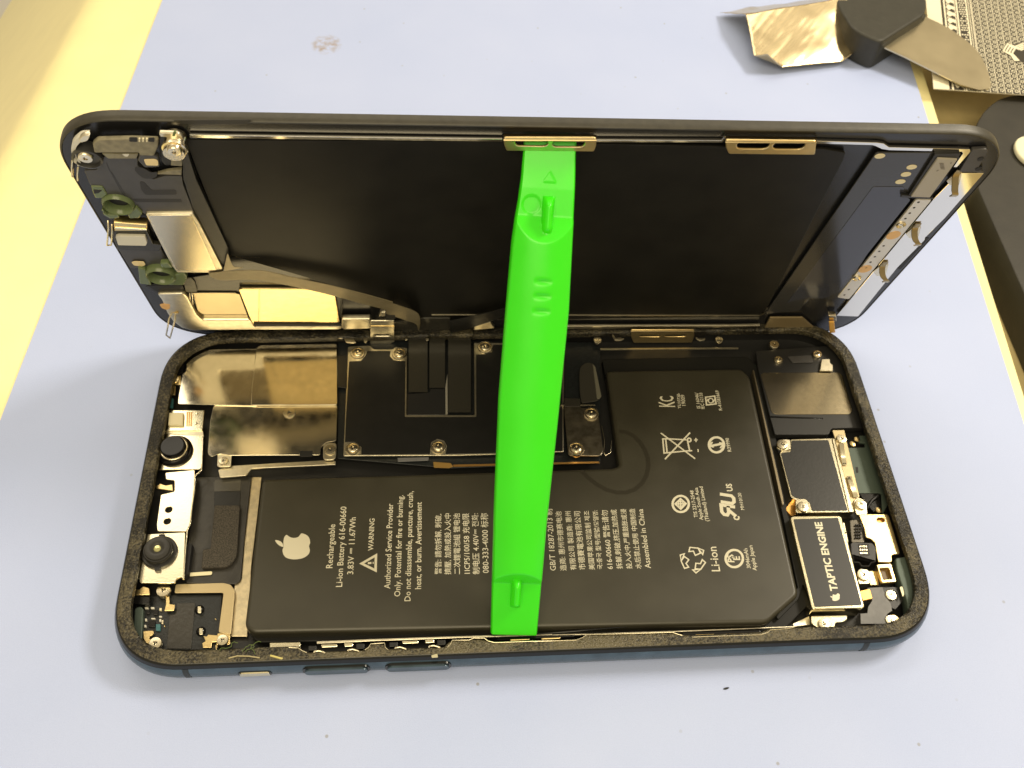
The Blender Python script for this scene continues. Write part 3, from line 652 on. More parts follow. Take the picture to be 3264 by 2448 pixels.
# ---------------- right side: antenna block, loudspeaker, haptic motor, brackets
ab = tp('antenna_block', B(.40), 'a5', [(140, 400), (700, 360), (838, 545), (968, 978), (712, 985), (690, 1032), (285, 1032), (248, 900), (160, 540)], .14, mat('satin_black_plastic', (.016, .016, .016), .36, bump=.05), ph, .04)
tp('speaker_plate', B(.412), 'a5', [(172, 565), (770, 560), (800, 590), (872, 855), (852, 878), (285, 878), (255, 850)], .02, mat('smudged_steel', (.60, .52, .36), .20, 1.0, bump=.004, bscale=3, vary=.08, vscale=14), ab, .10)
tp('step', B(.408), 'a5', [(248, 890), (650, 905), (650, 915), (250, 903)], .01, blackgloss, ab, .0, .002)
screw(B(.44), 'a5', (278, 352), 36, ph); screw(B(.44), 'a5', (312, 468), 34, ph, 'collar'); screw(B(.44), 'a5', (605, 425), 34, ph, 'collar')
tp('ground_clip', B(.47), 'a5', [(640, 462), (700, 460), (702, 490), (722, 505), (722, 550), (625, 548), (632, 500)], .03, steel_soft, ph, .01)
tp('flex_bracket', B(.43), 'a5', [(380, 440), (560, 430), (575, 485), (420, 488)], .03, grey, ph, .02)
tp('bay_wall', B(.50), 'a5', [(118, 545), (126, 545), (345, 1500), (352, 1560), (340, 1560), (325, 1500)], .25, mat('dull_wall', (.24, .20, .13), .4, .8), ph, .0, .004)
ls = tp('loudspeaker', B(.45), 'a5', [(402, 1066), (735, 1058), (885, 1618), (548, 1622), (535, 1545), (430, 1520), (402, 1500), (318, 1170), (345, 1150), (400, 1150)], .28, bright, ph, .03, .012)
tp('speaker_label', B(.457), 'a5', [(410, 1076), (688, 1072), (835, 1606), (566, 1608), (548, 1545), (510, 1525), (438, 1508), (412, 1490), (330, 1172), (405, 1160)], .01, tape, ls, .03, .003)
tp('edge_ridge', B(.47), 'a5', [(716, 1062), (734, 1062), (866, 1614), (846, 1616)], .03, bright, ls, .0)
for q in ((340, 1108), (494, 1580), (932, 1560)):
    screw(B(.48), 'a5', q, 42, ls)
tp('fixing_tab', B(.46), 'a5', [(296, 1085), (330, 1066), (400, 1068), (404, 1140), (345, 1155), (300, 1135)], .05, steel_soft, ls, .04)
tp('fixing_tab', B(.46), 'a5', [(440, 1518), (520, 1515), (560, 1580), (560, 1622), (440, 1622)], .05, bright, ls, .06)
tp('fixing_tab', B(.46), 'a5', [(875, 1545), (900, 1508), (950, 1515), (980, 1560), (985, 1640), (900, 1640)], .05, bright, ls, .06)
tp('contact_bar', B(.41), 'a5', [(718, 998), (810, 996), (832, 1100), (925, 1500), (890, 1545), (872, 1618), (740, 1070)], .03, tan, ph, .02)
screw(B(.42), 'a5', (786, 1066), 38, ph)
def leaf(pts, wpx, z0, lift):
    Lf = []; Rt = []
    for i, q in enumerate(pts):
        z = z0 + lift * math.sin(math.pi * i / (len(pts) - 1)); Lf.append(at('a5', (q[0] - wpx, q[1]), z)); Rt.append(at('a5', (q[0] + wpx, q[1]), z))
    band('leaf_spring', Lf, Rt, .012, bright, ph)
leaf([(788, 1095), (793, 1140), (800, 1190), (806, 1225), (812, 1262)], 17, .44, .07); leaf([(845, 1345), (856, 1385), (872, 1430), (888, 1470), (898, 1505)], 18, .44, .05)
for q in ((810, 1243), (846, 1360)):
    for a in (-7, 7, 0): lathe('rivet', [(.014, 0), (.008, .008)], (*at('a5', (q[0] + a, q[1] + (6 if a else -6)), .465).xy, .462), dark, ph, 8)
tp('housing_insert', B(.36), 'a5', [(822, 1132), (965, 1128), (965, 1095), (918, 1090), (920, 1040), (1000, 1035), (1052, 1130), (1140, 1560), (1095, 1640), (1088, 1475), (912, 1475)], .06, green_housing, ph, .02)
tp('slot', B(.363), 'a5', [(893, 1275), (912, 1275), (916, 1320), (897, 1322)], .01, dark, ph, .03, .001)
for q in ((905, 1065), (872, 1100), (1070, 1600)): lathe('gold_pin', [(.06, 0), (.06, .04), (.03, .05), (.01, .05)], (*at('a5', q, .40).xy, .36), gold, ph, 14)
tp('cable_loop', B(.38), 'a6', [(950, 178), (1105, 175), (1120, 300), (1060, 320), (990, 240)], .08, blackgloss, ph, .03)
tube('small_cable', [at('a6', q, .42) for q in ((985, 250), (1010, 290), (1050, 230), (1095, 195))], .03, black, ph)
tp('bay_wall', B(.34), 'a6', [(415, 240), (455, 225), (465, 330), (420, 350), (370, 300)], .1, copper, ph, .02)

hm = tp('haptic_motor', B(.54), 'a6', [(412, 366), (430, 354), (796, 352), (812, 366), (990, 1058), (975, 1070), (590, 1078), (578, 1062)], .38, mat('haptic_case', (.88, .80, .56), .20, 1.0, bump=.03, vary=.06), ph, .03, .014)
tp('label', B(.5445), 'a6', [(436, 378), (784, 366), (970, 1046), (602, 1060)], .008, mat('label_black', (.012, .012, .012), .42), hm, .03, .002)
P_ = Print(B(.5475))
P_.text('TAPTIC ENGINE', 'a6', (783, 936), (655, 400), 1.0, .035)
ap = [(163, 583), (178, 592), (200, 604), (230, 608), (262, 599), (283, 574), (298, 572), (330, 585), (352, 610), (359, 648), (350, 676), (357, 712), (345, 744), (312, 769), (270, 782), (215, 785), (165, 773), (140, 748), (131, 710), (140, 678), (138, 645), (145, 605)]
lf = [(70, 628), (92, 628), (120, 641), (136, 664), (136, 682), (112, 675), (86, 655)]
def mp(q): return (768 + (q[0] - 245) * .26, 985 + (q[1] - 680) * .265 - (q[0] - 245) * .03)
P_.tpoly('a6', [mp(q) for q in ap], 3); P_.tpoly('a6', [mp(q) for q in lf], 3)
P_.build('motor_lettering', mat('white_lettering', (.72, .70, .56), .5), hm)
mb = tp('motor_bracket', B(.36), 'a6', [(575, 1130), (855, 1124), (855, 1160), (820, 1178), (765, 1182), (755, 1230), (640, 1234), (605, 1205), (580, 1190)], .04, bright, ph, .03)
screw(B(.37), 'a6', (672, 1195), 44, mb)
tp('steel_floor', B(.25), 'a6', [(430, 1190), (560, 1130), (570, 1200), (440, 1215)], .03, steel_soft, ph, .02)
pbk = B(.47)
pb = tp('port_bracket', pbk, 'a6', [(943, 338), (1165, 338), (1182, 352), (1268, 640), (1255, 650), (1200, 655), (1206, 706), (1190, 715), (1096, 712), (1070, 560), (1040, 530), (1000, 520), (985, 440)], .04, gold, ph, .04, .012,
        [[Vector(p) for p in rounded(pbk.pts('a6', [(1090, 368), (1135, 366), (1146, 378), (1144, 398), (1098, 400), (1088, 388)]), .02)]])
tp('dark_backing', B(.40), 'a6', [(1075, 355), (1160, 355), (1165, 420), (1080, 420)], .02, copper, pb)
cn = tp('flex_connector', B(.46), 'a6', [(880, 562), (905, 555), (1050, 560), (1082, 600), (1080, 712), (1045, 715), (1030, 745), (965, 745), (950, 715), (905, 715), (895, 655), (885, 655)], .12, black, ph, .03, .015)
tp('connector_window', B(.465), 'a6', [(938, 572), (1025, 568), (1032, 660), (958, 668)], .01, blackgloss, cn, .02, .002)
for i in range(4):
    for j in range(3): tp('contact', B(.475), 'a6', [(950 + 16 * i + 3 * j, 582 + 26 * j), (960 + 16 * i + 3 * j, 582 + 26 * j), (960 + 16 * i + 3 * j, 596 + 26 * j), (950 + 16 * i + 3 * j, 596 + 26 * j)], .01, nickel, cn, .0, .002)
tp('port_flex', B(.40), 'a6', [(875, 385), (950, 380), (985, 500), (990, 560), (890, 560)], .05, mat('dark_chrome', (.10, .09, .07), .25, .6), ph, .03)
for i in range(3):
    for j in range(5): tp('contact', B(.44), 'a6', [(918 + 18 * i, 415 + 24 * j), (930 + 18 * i, 415 + 24 * j), (930 + 18 * i, 428 + 24 * j), (918 + 18 * i, 428 + 24 * j)], .03, blackgloss, ph, .004, .003)
for k in range(2): tp('clip_contact', B(.50), 'a6', [(818 + 16 * k, 405 + 80 * k), (834 + 16 * k, 402 + 80 * k), (850 + 16 * k, 478 + 80 * k), (836 + 16 * k, 480 + 80 * k)], .04, bright, ph, .01)
tp('mount_plate', B(.45), 'a6', [(935, 770), (1020, 768), (1035, 880), (945, 882)], .06, bright, ph, .05); screw(B(.46), 'a6', (978, 812), 48, ph)
tp('mount_plate', B(.40), 'a6', [(1020, 780), (1090, 780), (1100, 890), (1035, 890)], .03, gold, ph, .01)
mz = B(.50)
mc = tp('microphone', mz, 'a6', [(1082, 728), (1200, 722), (1240, 866), (1126, 874)], .10, gold, ph, .03, .012, [rounded(mz.pts('a6', [(1108, 760), (1178, 756), (1205, 842), (1136, 848)]), .02)])
tp('microphone_floor', B(.42), 'a6', [(1095, 750), (1190, 750), (1215, 855), (1125, 860)], .01, mat('brown_die', (.12, .07, .02), .4), mc)
tp('orange_connector', B(.42), 'a6', [(952, 935), (1032, 918), (1054, 995), (978, 1012)], .06, copper, ph, .02)
v = pts = None
tp('torn_tape', B(.40), 'a6', [(1010, 912), (1130, 905), (1140, 940), (1162, 965), (1170, 1000), (1195, 1035), (1206, 1090), (1170, 1112), (1160, 1130), (1175, 1192), (960, 1192), (958, 1112), (1012, 1108), (1018, 1060), (1050, 1010)], .015, greytape, ph, .01, .004)
tp('torn_tape', B(.385), 'a6', [(1120, 905), (1250, 905), (1290, 1010), (1230, 1080), (1150, 1040)], .01, black, ph, .02, .003)
screw(B(.40), 'a6', (1192, 970), 42, ph); screw(B(.40), 'a6', (1190, 1165), 40, ph)
tp('ground_clip', B(.385), 'a6', [(1160, 1125), (1230, 1120), (1262, 1150), (1260, 1190), (1170, 1190)], .03, gold, ph, .04)
tp('housing_wall', B(.50), 'a6', [(1228, 680), (1328, 665), (1395, 900), (1392, 1070), (1330, 1150), (1285, 1180), (1330, 1100), (1318, 1010), (1240, 770)], .25, green_housing, ph, .05, .02)
tp('cream_spot', B(.503), 'a6', [(1262, 905), (1285, 900), (1300, 960), (1288, 985)], .004, cream, ph, .03, .001)
tp('ledge_strip', B(.46), 'c3', [(120, 462), (1690, 452), (1690, 470), (122, 482)], .03, steel_soft, ph, .0)
for q in ((88, 375), (1470, 368)): screw(B(.52), 'c3', q, 44, ph, 'flat')
for f, z, q in (('c2', .67, [(430, 435), (560, 430), (575, 462), (600, 490), (560, 500), (455, 492)]), ('c2', .68, [(706, 430), (752, 428), (755, 480), (725, 498), (704, 480)]), ('c2', .67, [(350, 420), (412, 422), (405, 438), (352, 436)]),
                ('c2', .68, [(1282, 428), (1322, 432), (1326, 455), (1290, 460)]), ('c2', .67, [(1575, 430), (1625, 430), (1622, 462), (1585, 465)]), ('c3', .67, [(262, 300), (290, 345), (350, 340), (395, 352), (360, 372), (285, 372), (255, 320)]), ('c3', .67, [(1205, 330), (1240, 350), (1312, 345), (1312, 368), (1250, 378), (1208, 350)])):
    tp('hinge_catch', B(z), f, q, .03, steel_soft, ph, .02)

# ------------------------------------------------------------------ flat cables from the board up to the display
def cable(xl, xr, ys, zs, m, name='display_cable'):
    band(name, [at('a4', (xl + (k * .0), y), z) for k, (y, z) in enumerate(zip(ys, zs))], [at('a4', (xr, y), z) for y, z in zip(ys, zs)], .012, m, ph)
cable(588, 728, (700, 600, 500, 420, 370, 330, 300), (.462, .475, .50, .535, .575, .595, .56), dkflex)
cable(742, 858, (668, 590, 500, 420, 370, 330, 300), (.462, .475, .50, .535, .575, .595, .56), dkflex)
cable(882, 1050, (850, 700, 560, 440, 380, 335, 300), (.458, .468, .49, .53, .575, .595, .56), dkflex)
tp('cable_plug', B(.461), 'a4', [(578, 712), (745, 700), (752, 672), (858, 672), (862, 868), (578, 868)], .03, mat('plug_black', (.016, .016, .016), .28, bump=.1), ph, .01)
tp('plug_edge', B(.466), 'a4', [(860, 660), (876, 560), (878, 862), (862, 864)], .012, mat('frayed_grey', (.22, .21, .18), .5, bump=.6, bscale=50), ph, .0)

# ------------------------------------------------------------------ the display, standing on its hinge edge
ld = thing('display_panel', 'black display panel standing tilted on the far edge of the phone, inner side showing', 'phone screen', (0, 0, 0))
ld.matrix_world = Matrix.Translation(LO) @ ML.to_4x4()
LW, LH = 14.626, 6.965
def lring(d, n=18, e=2.3):
    x0, y0, x1, y1 = -LW / 2 + d, d, LW / 2 - d, LH - d; r = 1.15 - d; o = []
    for cx, cy, a0 in ((x1 - r, y1 - r, 0), (x0 + r, y1 - r, 90), (x0 + r, y0 + r, 180), (x1 - r, y0 + r, 270)):
        for i in range(n + 1):
            a = math.radians(a0 + 90 * i / n); c, s = math.cos(a), math.sin(a)
            px, py = cx + r * math.copysign(abs(c) ** (2 / e), c), cy + r * math.copysign(abs(s) ** (2 / e), s)
            o.append((px + ((.03 + .11 * py / LH) if px > 0 else -(.01 + .05 * py / LH)), py))
    return o
def lsweep(name, prof, m, cap0=False, cap1=False):
    v = []; f = []
    for d, z in prof: v += [(x, y, z) for x, y in lring(d)]
    N = len(lring(0))
    for k in range(len(prof) - 1):
        for i in range(N):
            j = (i + 1) % N; f.append((k * N + i, k * N + j, (k + 1) * N + j, (k + 1) * N + i))
    if cap0: f.append(tuple(range(N))[::-1])
    if cap1: f.append(tuple((len(prof) - 1) * N + i for i in range(N)))
    return from_data(name, v, f, m, ld, 40)
lsweep('cover_glass', [(.30, -.255), (.12, -.245), (.05, -.22), (.022, -.185)], blackgloss, cap0=True)
lsweep('rim', [(.022, -.185), (.0, -.178), (-.004, -.09), (.0, -.03), (.012, -.006), (.03, 0)], rim_m)
lsweep('inner_bezel', [(.03, 0), (.04, -.012), (.20, -.014), (.42, -.03)], bezel_m, cap1=True)
K = lambda name, wz, f, ps, th, m, parent=None, r=.03, bev=.008, holes=(): tp(name, L(wz), f, ps, th, m, parent or ld, r, bev, holes)
K('rim_recess_patch', .004, 'b4', [(1108, 772), (1616, 768), (1575, 800), (1165, 800)], .02, mat('recess_shade_brown', (.022, .020, .015), .5), None, .02)  # raised plate, its darker colour imitates the shade of a recess
pbk_ = K('panel_back', .035, 'D', [(400, 302), (1078, 308), (1300, 312), (1780, 322), (1826, 330), (1822, 345), (1660, 660), (1640, 682), (1240, 690), (905, 690), (700, 610), (498, 552), (488, 530)], .05, lcd_m, None, .04)
P_ = Print(L(.0365)); P_.tline('e5', [(1432, 1262), (1840, 1272)], .006); P_.build('scratch', nickel, pbk_)
# metal rails along the panel
K('metal_rail', .05, 'D', [(410, 292), (1085, 301), (1085, 306), (410, 298)], .05, mirror, None, 0, .004)
K('metal_rail', .05, 'b2', [(-1200, 138), (205, 142), (230, 112), (236, 120), (212, 155), (-1200, 150)], .05, mirror, None, 0, .004)
K('metal_rail', .05, 'b2', [(838, 118), (842, 145), (1240, 156), (1282, 162), (1318, 186), (1852, 200), (1860, 214), (1768, 318), (1744, 318), (1808, 228), (1800, 216), (1320, 206), (1270, 198), (1228, 178), (1205, 172), (838, 162)], .05, mirror, None, .0, .004)
K('metal_rail', .05, 'c3', [(-1800, 85), (1930, 92), (1985, 62), (1990, 72), (1935, 104), (-1800, 97)], .03, mat('dull_rail', (.30, .27, .20), .3, 1.0), None, 0, .004)
K('metal_rail', .08, 'c3', [(-900, 215), (1640, 210), (1935, 205), (1935, 220), (1640, 226), (-900, 250)], .05, steel_soft, None, 0, .004)
K('metal_rail', .06, 'c3', [(2050, 118), (2420, 118), (2560, 240), (1985, 240)], .04, mat('brown_film', (.22, .17, .09), .35, .3), None, .02)

def slot(f, wz, a, b, h):
    p0, p1 = L(wz).pt(f, a), L(wz).pt(f, b); r = h / 2; d = (p1 - p0).normalized(); n = Vector((-d.y, d.x)); o = []
    for i in range(9): t = math.radians(-90 + 180 * i / 8); o.append(p1 - d * r + d * r * math.cos(t) + n * r * math.sin(t))
    for i in range(9): t = math.radians(90 + 180 * i / 8); o.append(p0 + d * r + d * r * math.cos(t) + n * r * math.sin(t))
    return o
brass_dark = mat('aged_steel', (.34, .27, .15), .3, 1.0)
def hook(f, wz, outer, slots, hh, foot):
    h = K('latch_hook', wz, f, outer, .035, gold, None, .04, .014, [slot(f, wz, a, b, hh) for a, b in slots])
    a0, a1 = L(.01).pt(f, foot[0]), L(.01).pt(f, foot[1]); b0, b1 = L(wz).pt(f, foot[3]), L(wz).pt(f, foot[2])
    band('hook_foot', [(*a0, .01), (*((a0 * .4 + b0 * .6)), wz * .8), (*b0, wz)], [(*a1, .01), (*((a1 * .4 + b1 * .6)), wz * .8), (*b1, wz)], .02, brass_dark, h)
    return h
hook('b1', .24, [(358, 138), (1040, 140), (1038, 195), (1022, 240), (378, 234), (360, 186)], [((442, 172), (686, 177)), ((716, 180), (952, 182))], .16, [(356, 108), (1040, 114), (1040, 150), (358, 148)])
hook('b2', .20, [(234, 140), (838, 146), (832, 200), (826, 238), (256, 232), (236, 190)], [((310, 172), (522, 176)), ((550, 176), (758, 178))], .17, [(232, 112), (838, 118), (838, 150), (234, 148)])
hook('c3', .22, [(466, 258), (1186, 255), (1188, 330), (1165, 402), (498, 404), (470, 330)], [((562, 325), (808, 325)), ((850, 325), (1095, 323))], .10, [(466, 240), (1186, 238), (1186, 262), (466, 266)])
h = K('latch_hook', .22, 'c2', [(798, 190), (1136, 190), (1138, 490), (1095, 500), (1090, 538), (788, 535), (795, 480)], .035, steel_soft, None, .02, .014, [slot('c2', .22, (848, 395), (1085, 395), .095)])
K('hook_crease', .226, 'c2', [(800, 262), (1138, 262), (1138, 275), (800, 275)], .008, gold, h, 0, .003)
K('rail_block', .16, 'c2', [(395, 168), (800, 165), (800, 300), (420, 312), (392, 290)], .12, steel_soft, None, .03, .02)
K('rail_block', .17, 'c2', [(940, 75), (1110, 60), (1135, 95), (1010, 100), (1010, 130), (915, 130)], .1, steel_soft, None, .03, .02)
K('rubber_stop', .25, 'c2', [(1008, 92), (1150, 90), (1148, 172), (1012, 170)], .1, black, None, .02)
K('rail_block', .12, 'a4', [(1080, 205), (1195, 180), (1225, 225), (1070, 238)], .08, steel_soft, None, .02)
K('hinge_cover', .06, 'a4', [(480, 180), (700, 150), (900, 150), (890, 300), (480, 300)], .05, dkflex, None, .03)

# right end: flex board, chip module, perforated strip, mirror plate, spring clips
fx = K('flex_board', .055, 'b2', [(1232, 222), (1800, 222), (1640, 470), (1462, 525), (1415, 520), (985, 1192), (790, 1192), (720, 1270), (520, 1290), (500, 1285)], .03, mat('flex_black', (.030, .029, .027), .17, bump=.02, bscale=4), None, .06)
K('flex_patch', .062, 'b2', [(1212, 448), (1416, 448), (1420, 500), (1460, 535), (975, 1145), (890, 1188), (800, 1185), (700, 1200), (640, 1220)], .012, mat('slate_film', (.055, .058, .072), .12, .35), fx, .04, .003)
for q in ((1257, 245), (1468, 318), (1430, 366), (1393, 415)):
    c = L(.06).pt('b2', q); plate('test_pad', circle(c, .085, 18, .062), .055, .062, mat('pale_gold', (.70, .60, .34), .35, .3), fx, 0, .002)
cm = K('chip_module', .14, 'b2', [(1640, 262), (1772, 268), (1588, 520), (1462, 515)], .09, mat('label_grey', (.33, .30, .24), .4, bump=.03), None, .015)
K('module_shield', .11, 'b2', [(1622, 232), (1790, 228), (1778, 268), (1636, 262), (1455, 520), (1440, 515)], .06, black, cm, .01)
P_ = Print(L(.1425))
for a in range(5): P_.tline('b2', [(1652 + 2 * a, 292 + a * 9), (1680 + 2 * a, 294 + a * 9)], .022)
P_.tline('b2', [(1632, 345), (1646, 336)], .02); P_.tline('b2', [(1724, 290), (1732, 290)], .03)
P_.build('module_marks', mat('dull_ink', (.14, .12, .09), .5), cm)
K('module_tab', .12, 'b2', [(1400, 502), (1612, 522), (1612, 530), (1395, 520)], .05, black, cm, .01)
sp_ = K('perforated_strip', .075, 'b2', [(1498, 532), (1602, 534), (1052, 1194), (974, 1182)], .04, mat('pale_strip', (.60, .57, .50), .30, .35), None, .05)
def spot(q, r, m, name, ry=None): c = L(.078).pt('b2', q); return plate(name, circle(c, r, 14, ry), .074, .079, m, sp_, 0, .001)
for i in range(18):
    t = i / 17
    if abs(t - .30) < .05 or abs(t - .40) < .05 or abs(t - .78) < .04 or abs(t - .86) < .04: continue
    spot((1513 - 1513 * t + 1022 * t, 551 + (1165 - 551) * t), .022, dark, 'perforation')
for q in ((1347, 770), (1160, 993)): spot(q, .125, copper, 'copper_pad', .14)
for q in ((1396, 700), (1105, 1053)): lathe('eyelet', [(.085, 0), (.085, .02), (.07, .03), (.055, .02), (.02, -.01)], (*L(.078).pt('b2', q), .078), nickel, sp_, 20)
K('mirror_plate', .03, 'b2', [(1782, 356), (1948, 358), (1690, 655), (1560, 782), (1555, 800), (1372, 985), (1112, 1308), (968, 1303), (1060, 1195), (1606, 536)], .03, mirror, None, .02)
K('corner_block', .07, 'b2', [(1870, 205), (1965, 200), (1975, 215), (1905, 330), (1950, 352), (1782, 350)], .07, grey, None, .03)
for q in ((1925, 262), (1910, 328)): lathe('boss_hole', [(.05, 0), (.05, .01), (.03, .012)], (*L(.07).pt('b2', q), .07), dark, ld, 14)
K('rim_notch', -.004, 'b2', [(1368, 992), (1560, 788), (1584, 788), (1395, 995)], .006, dark, None, .01, .001)
def spring_clip(f, base, tip, wd, m):
    a, b = L(.05).pt(f, base), L(.30).pt(f, tip); mid = (a + b) / 2
    P3 = [Vector((a.x, a.y + .14, .06)), Vector((a.x, a.y, .07)), Vector((a.x + .02, a.y - .10, .16)), Vector((mid.x, mid.y, .24)), Vector((b.x, b.y + .1, .27)), Vector((b.x + .01, b.y, .24))]
    return band('spring_clip', [p - Vector((wd, 0, 0)) for p in P3], [p + Vector((wd, 0, 0)) for p in P3], .02, m, ld)
for a, b in (((1760, 370), (1740, 535)), ((1490, 720), (1500, 860)), ((1275, 970), (1290, 1100))): 
    s = spring_clip('b2', a, b, .055, brass_dark); 
    K('clip_base', .06, 'b2', [(a[0] - 62, a[1] + 40), (a[0] + 5, a[1] - 15), (a[0] + 40, a[1] - 5), (a[0] + 20, a[1] + 70), (a[0] - 40, a[1] + 70)], .03, steel_soft, s, .03)
K('gold_tab', .20, 'b2', [(920, 1345), (955, 1345), (962, 1415), (925, 1418)], .03, mat('orange_tab', (.72, .40, .08), .4, .2), None, .01)
K('tab_base', .15, 'b2', [(918, 1302), (968, 1306), (970, 1340), (922, 1345)], .12, nickel, None, .02)

# left end: ear speaker and sensor assembly
sa = K('sensor_cover', .12, 'a1', [(245, 505), (330, 500), (345, 440), (395, 402), (600, 420), (598, 470), (700, 565), (780, 540), (890, 540), (900, 600), (975, 792), (640, 792), (590, 740), (480, 690), (390, 690), (380, 640), (285, 600)], .12, grey, None, .03)
K('cover_side', .11, 'a1', [(890, 390), (930, 385), (985, 560), (1195, 1015), (1200, 1060), (1170, 1165), (975, 795), (900, 560)], .10, tape, None, .02)
K('recess_patch', .124, 'a1', [(585, 478), (640, 490), (690, 520), (728, 512), (728, 545), (700, 560), (640, 560), (600, 530), (576, 500)], .01, mat('recess_shade_grey', (.014, .013, .012), .5), sa, .04, .002)  # recesses are thin plates on the cover, shade put into their colour
K('recess_patch', .124, 'a1', [(612, 578), (640, 580), (690, 635), (850, 632), (862, 665), (650, 668), (620, 630)], .01, mat('recess_shade_grey', (.014, .013, .012), .5), sa, .05, .002)
K('recess_patch', .124, 'a1', [(565, 693), (885, 695), (892, 716), (590, 714)], .01, mat('recess_shade_grey', (.014, .013, .012), .5), sa, .01, .002)
P_ = Print(L(.123)); P_.tline('c1', [(700, 490), (735, 590), (940, 960), (1010, 1060)], .010); P_.tline('c1', [(780, 640), (1000, 1010)], .008); P_.build('seam', black, sa)
K('sensor_pad', .20, 'a1', [(610, 402), (705, 405), (735, 420), (745, 480), (700, 486), (645, 486), (600, 440)], .10, grey, sa, .02, .015)
K('gold_pad', .206, 'a1', [(638, 432), (712, 430), (733, 440), (736, 474), (655, 472)], .01, mat('pale_gold_pad', (.78, .62, .32), .4, .2), sa, .03, .003)
eb = K('ear_speaker', .20, 'a1', [(300, 330), (330, 304), (560, 298), (735, 304), (735, 345), (706, 412), (612, 408), (606, 388), (312, 390)], .08, olive, None, .03, .02)
K('speaker_slot', .208, 'c1', [(1065, 92), (1195, 95), (1190, 165), (1066, 160)], .01, dark, eb, .02, .002); K('speaker_slot', .208, 'c1', [(1375, 98), (1470, 98), (1468, 165), (1372, 160)], .01, dark, eb, .02, .002)
for k in range(3): K('contact', .212, 'c1', [(1215 + 60 * k, 110), (1240 + 60 * k, 110), (1240 + 60 * k, 165), (1215 + 60 * k, 165)], .02, cream, eb, .0, .003)
K('speaker_lip', .16, 'c1', [(620, 348), (1215, 352), (1180, 432), (730, 432)], .1, mat('olive_film', (.22, .20, .12), .4), eb, .02)
K('speaker_label', .166, 'c1', [(820, 356), (1190, 358), (1160, 430), (815, 428)], .006, olive, eb, .0, .002); K('speaker_label', .168, 'c1', [(945, 358), (1070, 358), (1040, 402), (1000, 400)], .006, white_pad, eb, .02, .002)
lathe('screw_well', [(.22, .0), (.22, .19), (.19, .2), (.17, .14), (.10, .13)], (*L(.2).pt('c1', (390, 460)), 0), mat('well_grey', (.035, .034, .033), .35), ld, 28)
screw(L(.21), 'c1', (365, 410), 118, ld, 'flat', 0)
lathe('screw_post', [(.16, .0), (.16, .20), (.18, .22), (.18, .26), (.155, .27), (.155, .34)], (*L(.28).pt('c1', (1790, 290)), .02), nickel, ld, 28)
screw(L(.37), 'c1', (1790, 310), 115, ld, 'flat', 0)
K('screw_post_well', .10, 'c1', [(1540, 60), (1900, 60), (2010, 320), (1920, 480), (1640, 560), (1560, 420)], .08, black, None, .1)  # black plate around the screw post
K('gold_base', .16, 'c1', [(1540, 20), (1850, 30), (1910, 70), (2020, 330), (1990, 345), (1880, 110), (1560, 80)], .06, steel_soft, None, .02)
K('bright_pad', .20, 'a1', [(822, 440), (892, 440), (892, 478), (818, 472)], .08, olive, sa, .01); K('bright_pad', .17, 'a1', [(728, 530), (790, 512), (890, 500), (888, 536)], .06, olive, sa, .01)
# pale corner gasket
band('gasket', [(*L(.15).pt('c1', q), .15) for q in ((420, 60), (300, 70), (220, 120), (150, 200), (135, 290), (150, 370), (190, 400))], [(*L(.15).pt('c1', q), .15) for q in ((410, 110), (320, 140), (260, 190), (210, 260), (205, 320), (215, 380), (235, 430))], .1, white_pad, ld)
K('gasket_tail', .17, 'c1', [(198, 458), (262, 432), (292, 520), (268, 555), (235, 552)], .1, white_pad, None, .02)
K('curl', .20, 'c1', [(270, 180), (400, 150), (440, 60), (330, 60), (260, 120)], .08, steel_soft, None, .05)
for a, b in (((152, 450), (150, 720)), ((245, 560), (238, 780))): tube('wire_spring', [(*L(.12).pt('c1', a), .12), (*L(.2).pt('c1', ((a[0] + b[0]) / 2 - 6, (a[1] + b[1]) / 2)), .2), (*L(.18).pt('c1', b), .18)], .014, bright, ld)
K('copper_foot', .10, 'c1', [(130, 620), (172, 615), (176, 730), (150, 735)], .05, gold, None, .01)
tube('wire_spring', [(*L(.1).pt('a1', a), b) for a, b in (((402, 835), .1), ((412, 850), .22), ((404, 950), .25), ((430, 965), .2), ((436, 875), .22), ((428, 860), .1))], .014, bright, ld)
tube('wire_spring', [(*L(.2).pt('e6', a), b) for a, b in (((372, 350), .05), ((380, 385), .12), ((436, 374), .15))], .016, gold, ld)
tube('wire_spring', [(*L(.2).pt('e6', a), b) for a, b in (((405, 385), .06), ((412, 408), .2), ((372, 545), .26), ((340, 520), .26), ((362, 405), .2), ((385, 395), .06))], .017, nickel, ld)

def green_ring(f, c, rx, tabs):
    p = L(.16).pt(f, c); r = (L(.16).pt(f, (c[0] + rx, c[1])) - p).length
    o = lathe('lens_holder', [(r, .0), (r * 1.05, .06), (r, .16), (r * .9, .2), (r * .78, .17), (r * .70, .08), (r * .66, .02)], (p.x, p.y, .0), lens_green, ld, 32)
    lathe('holder_bore', [(r * .66, .0), (r * .66, .03), (r * .3, .03)], (p.x, p.y, .02), dark, o, 24)
    for t, wz in tabs: K('holder_tab', wz, f, t, .1, lens_green, o, .03, .02)
green_ring('a1', (470, 735), 105, [([(288, 608), (368, 612), (400, 665), (370, 690), (318, 690), (300, 650)], .14), ([(360, 760), (400, 800), (470, 795), (480, 820), (420, 828), (372, 800)], .16), ([(530, 800), (590, 745), (632, 790), (610, 822), (545, 825)], .16)])
K('holder_window', .145, 'a1', [(305, 632), (365, 636), (340, 655), (312, 660)], .01, dark, ld.children[-1], .02, .002)
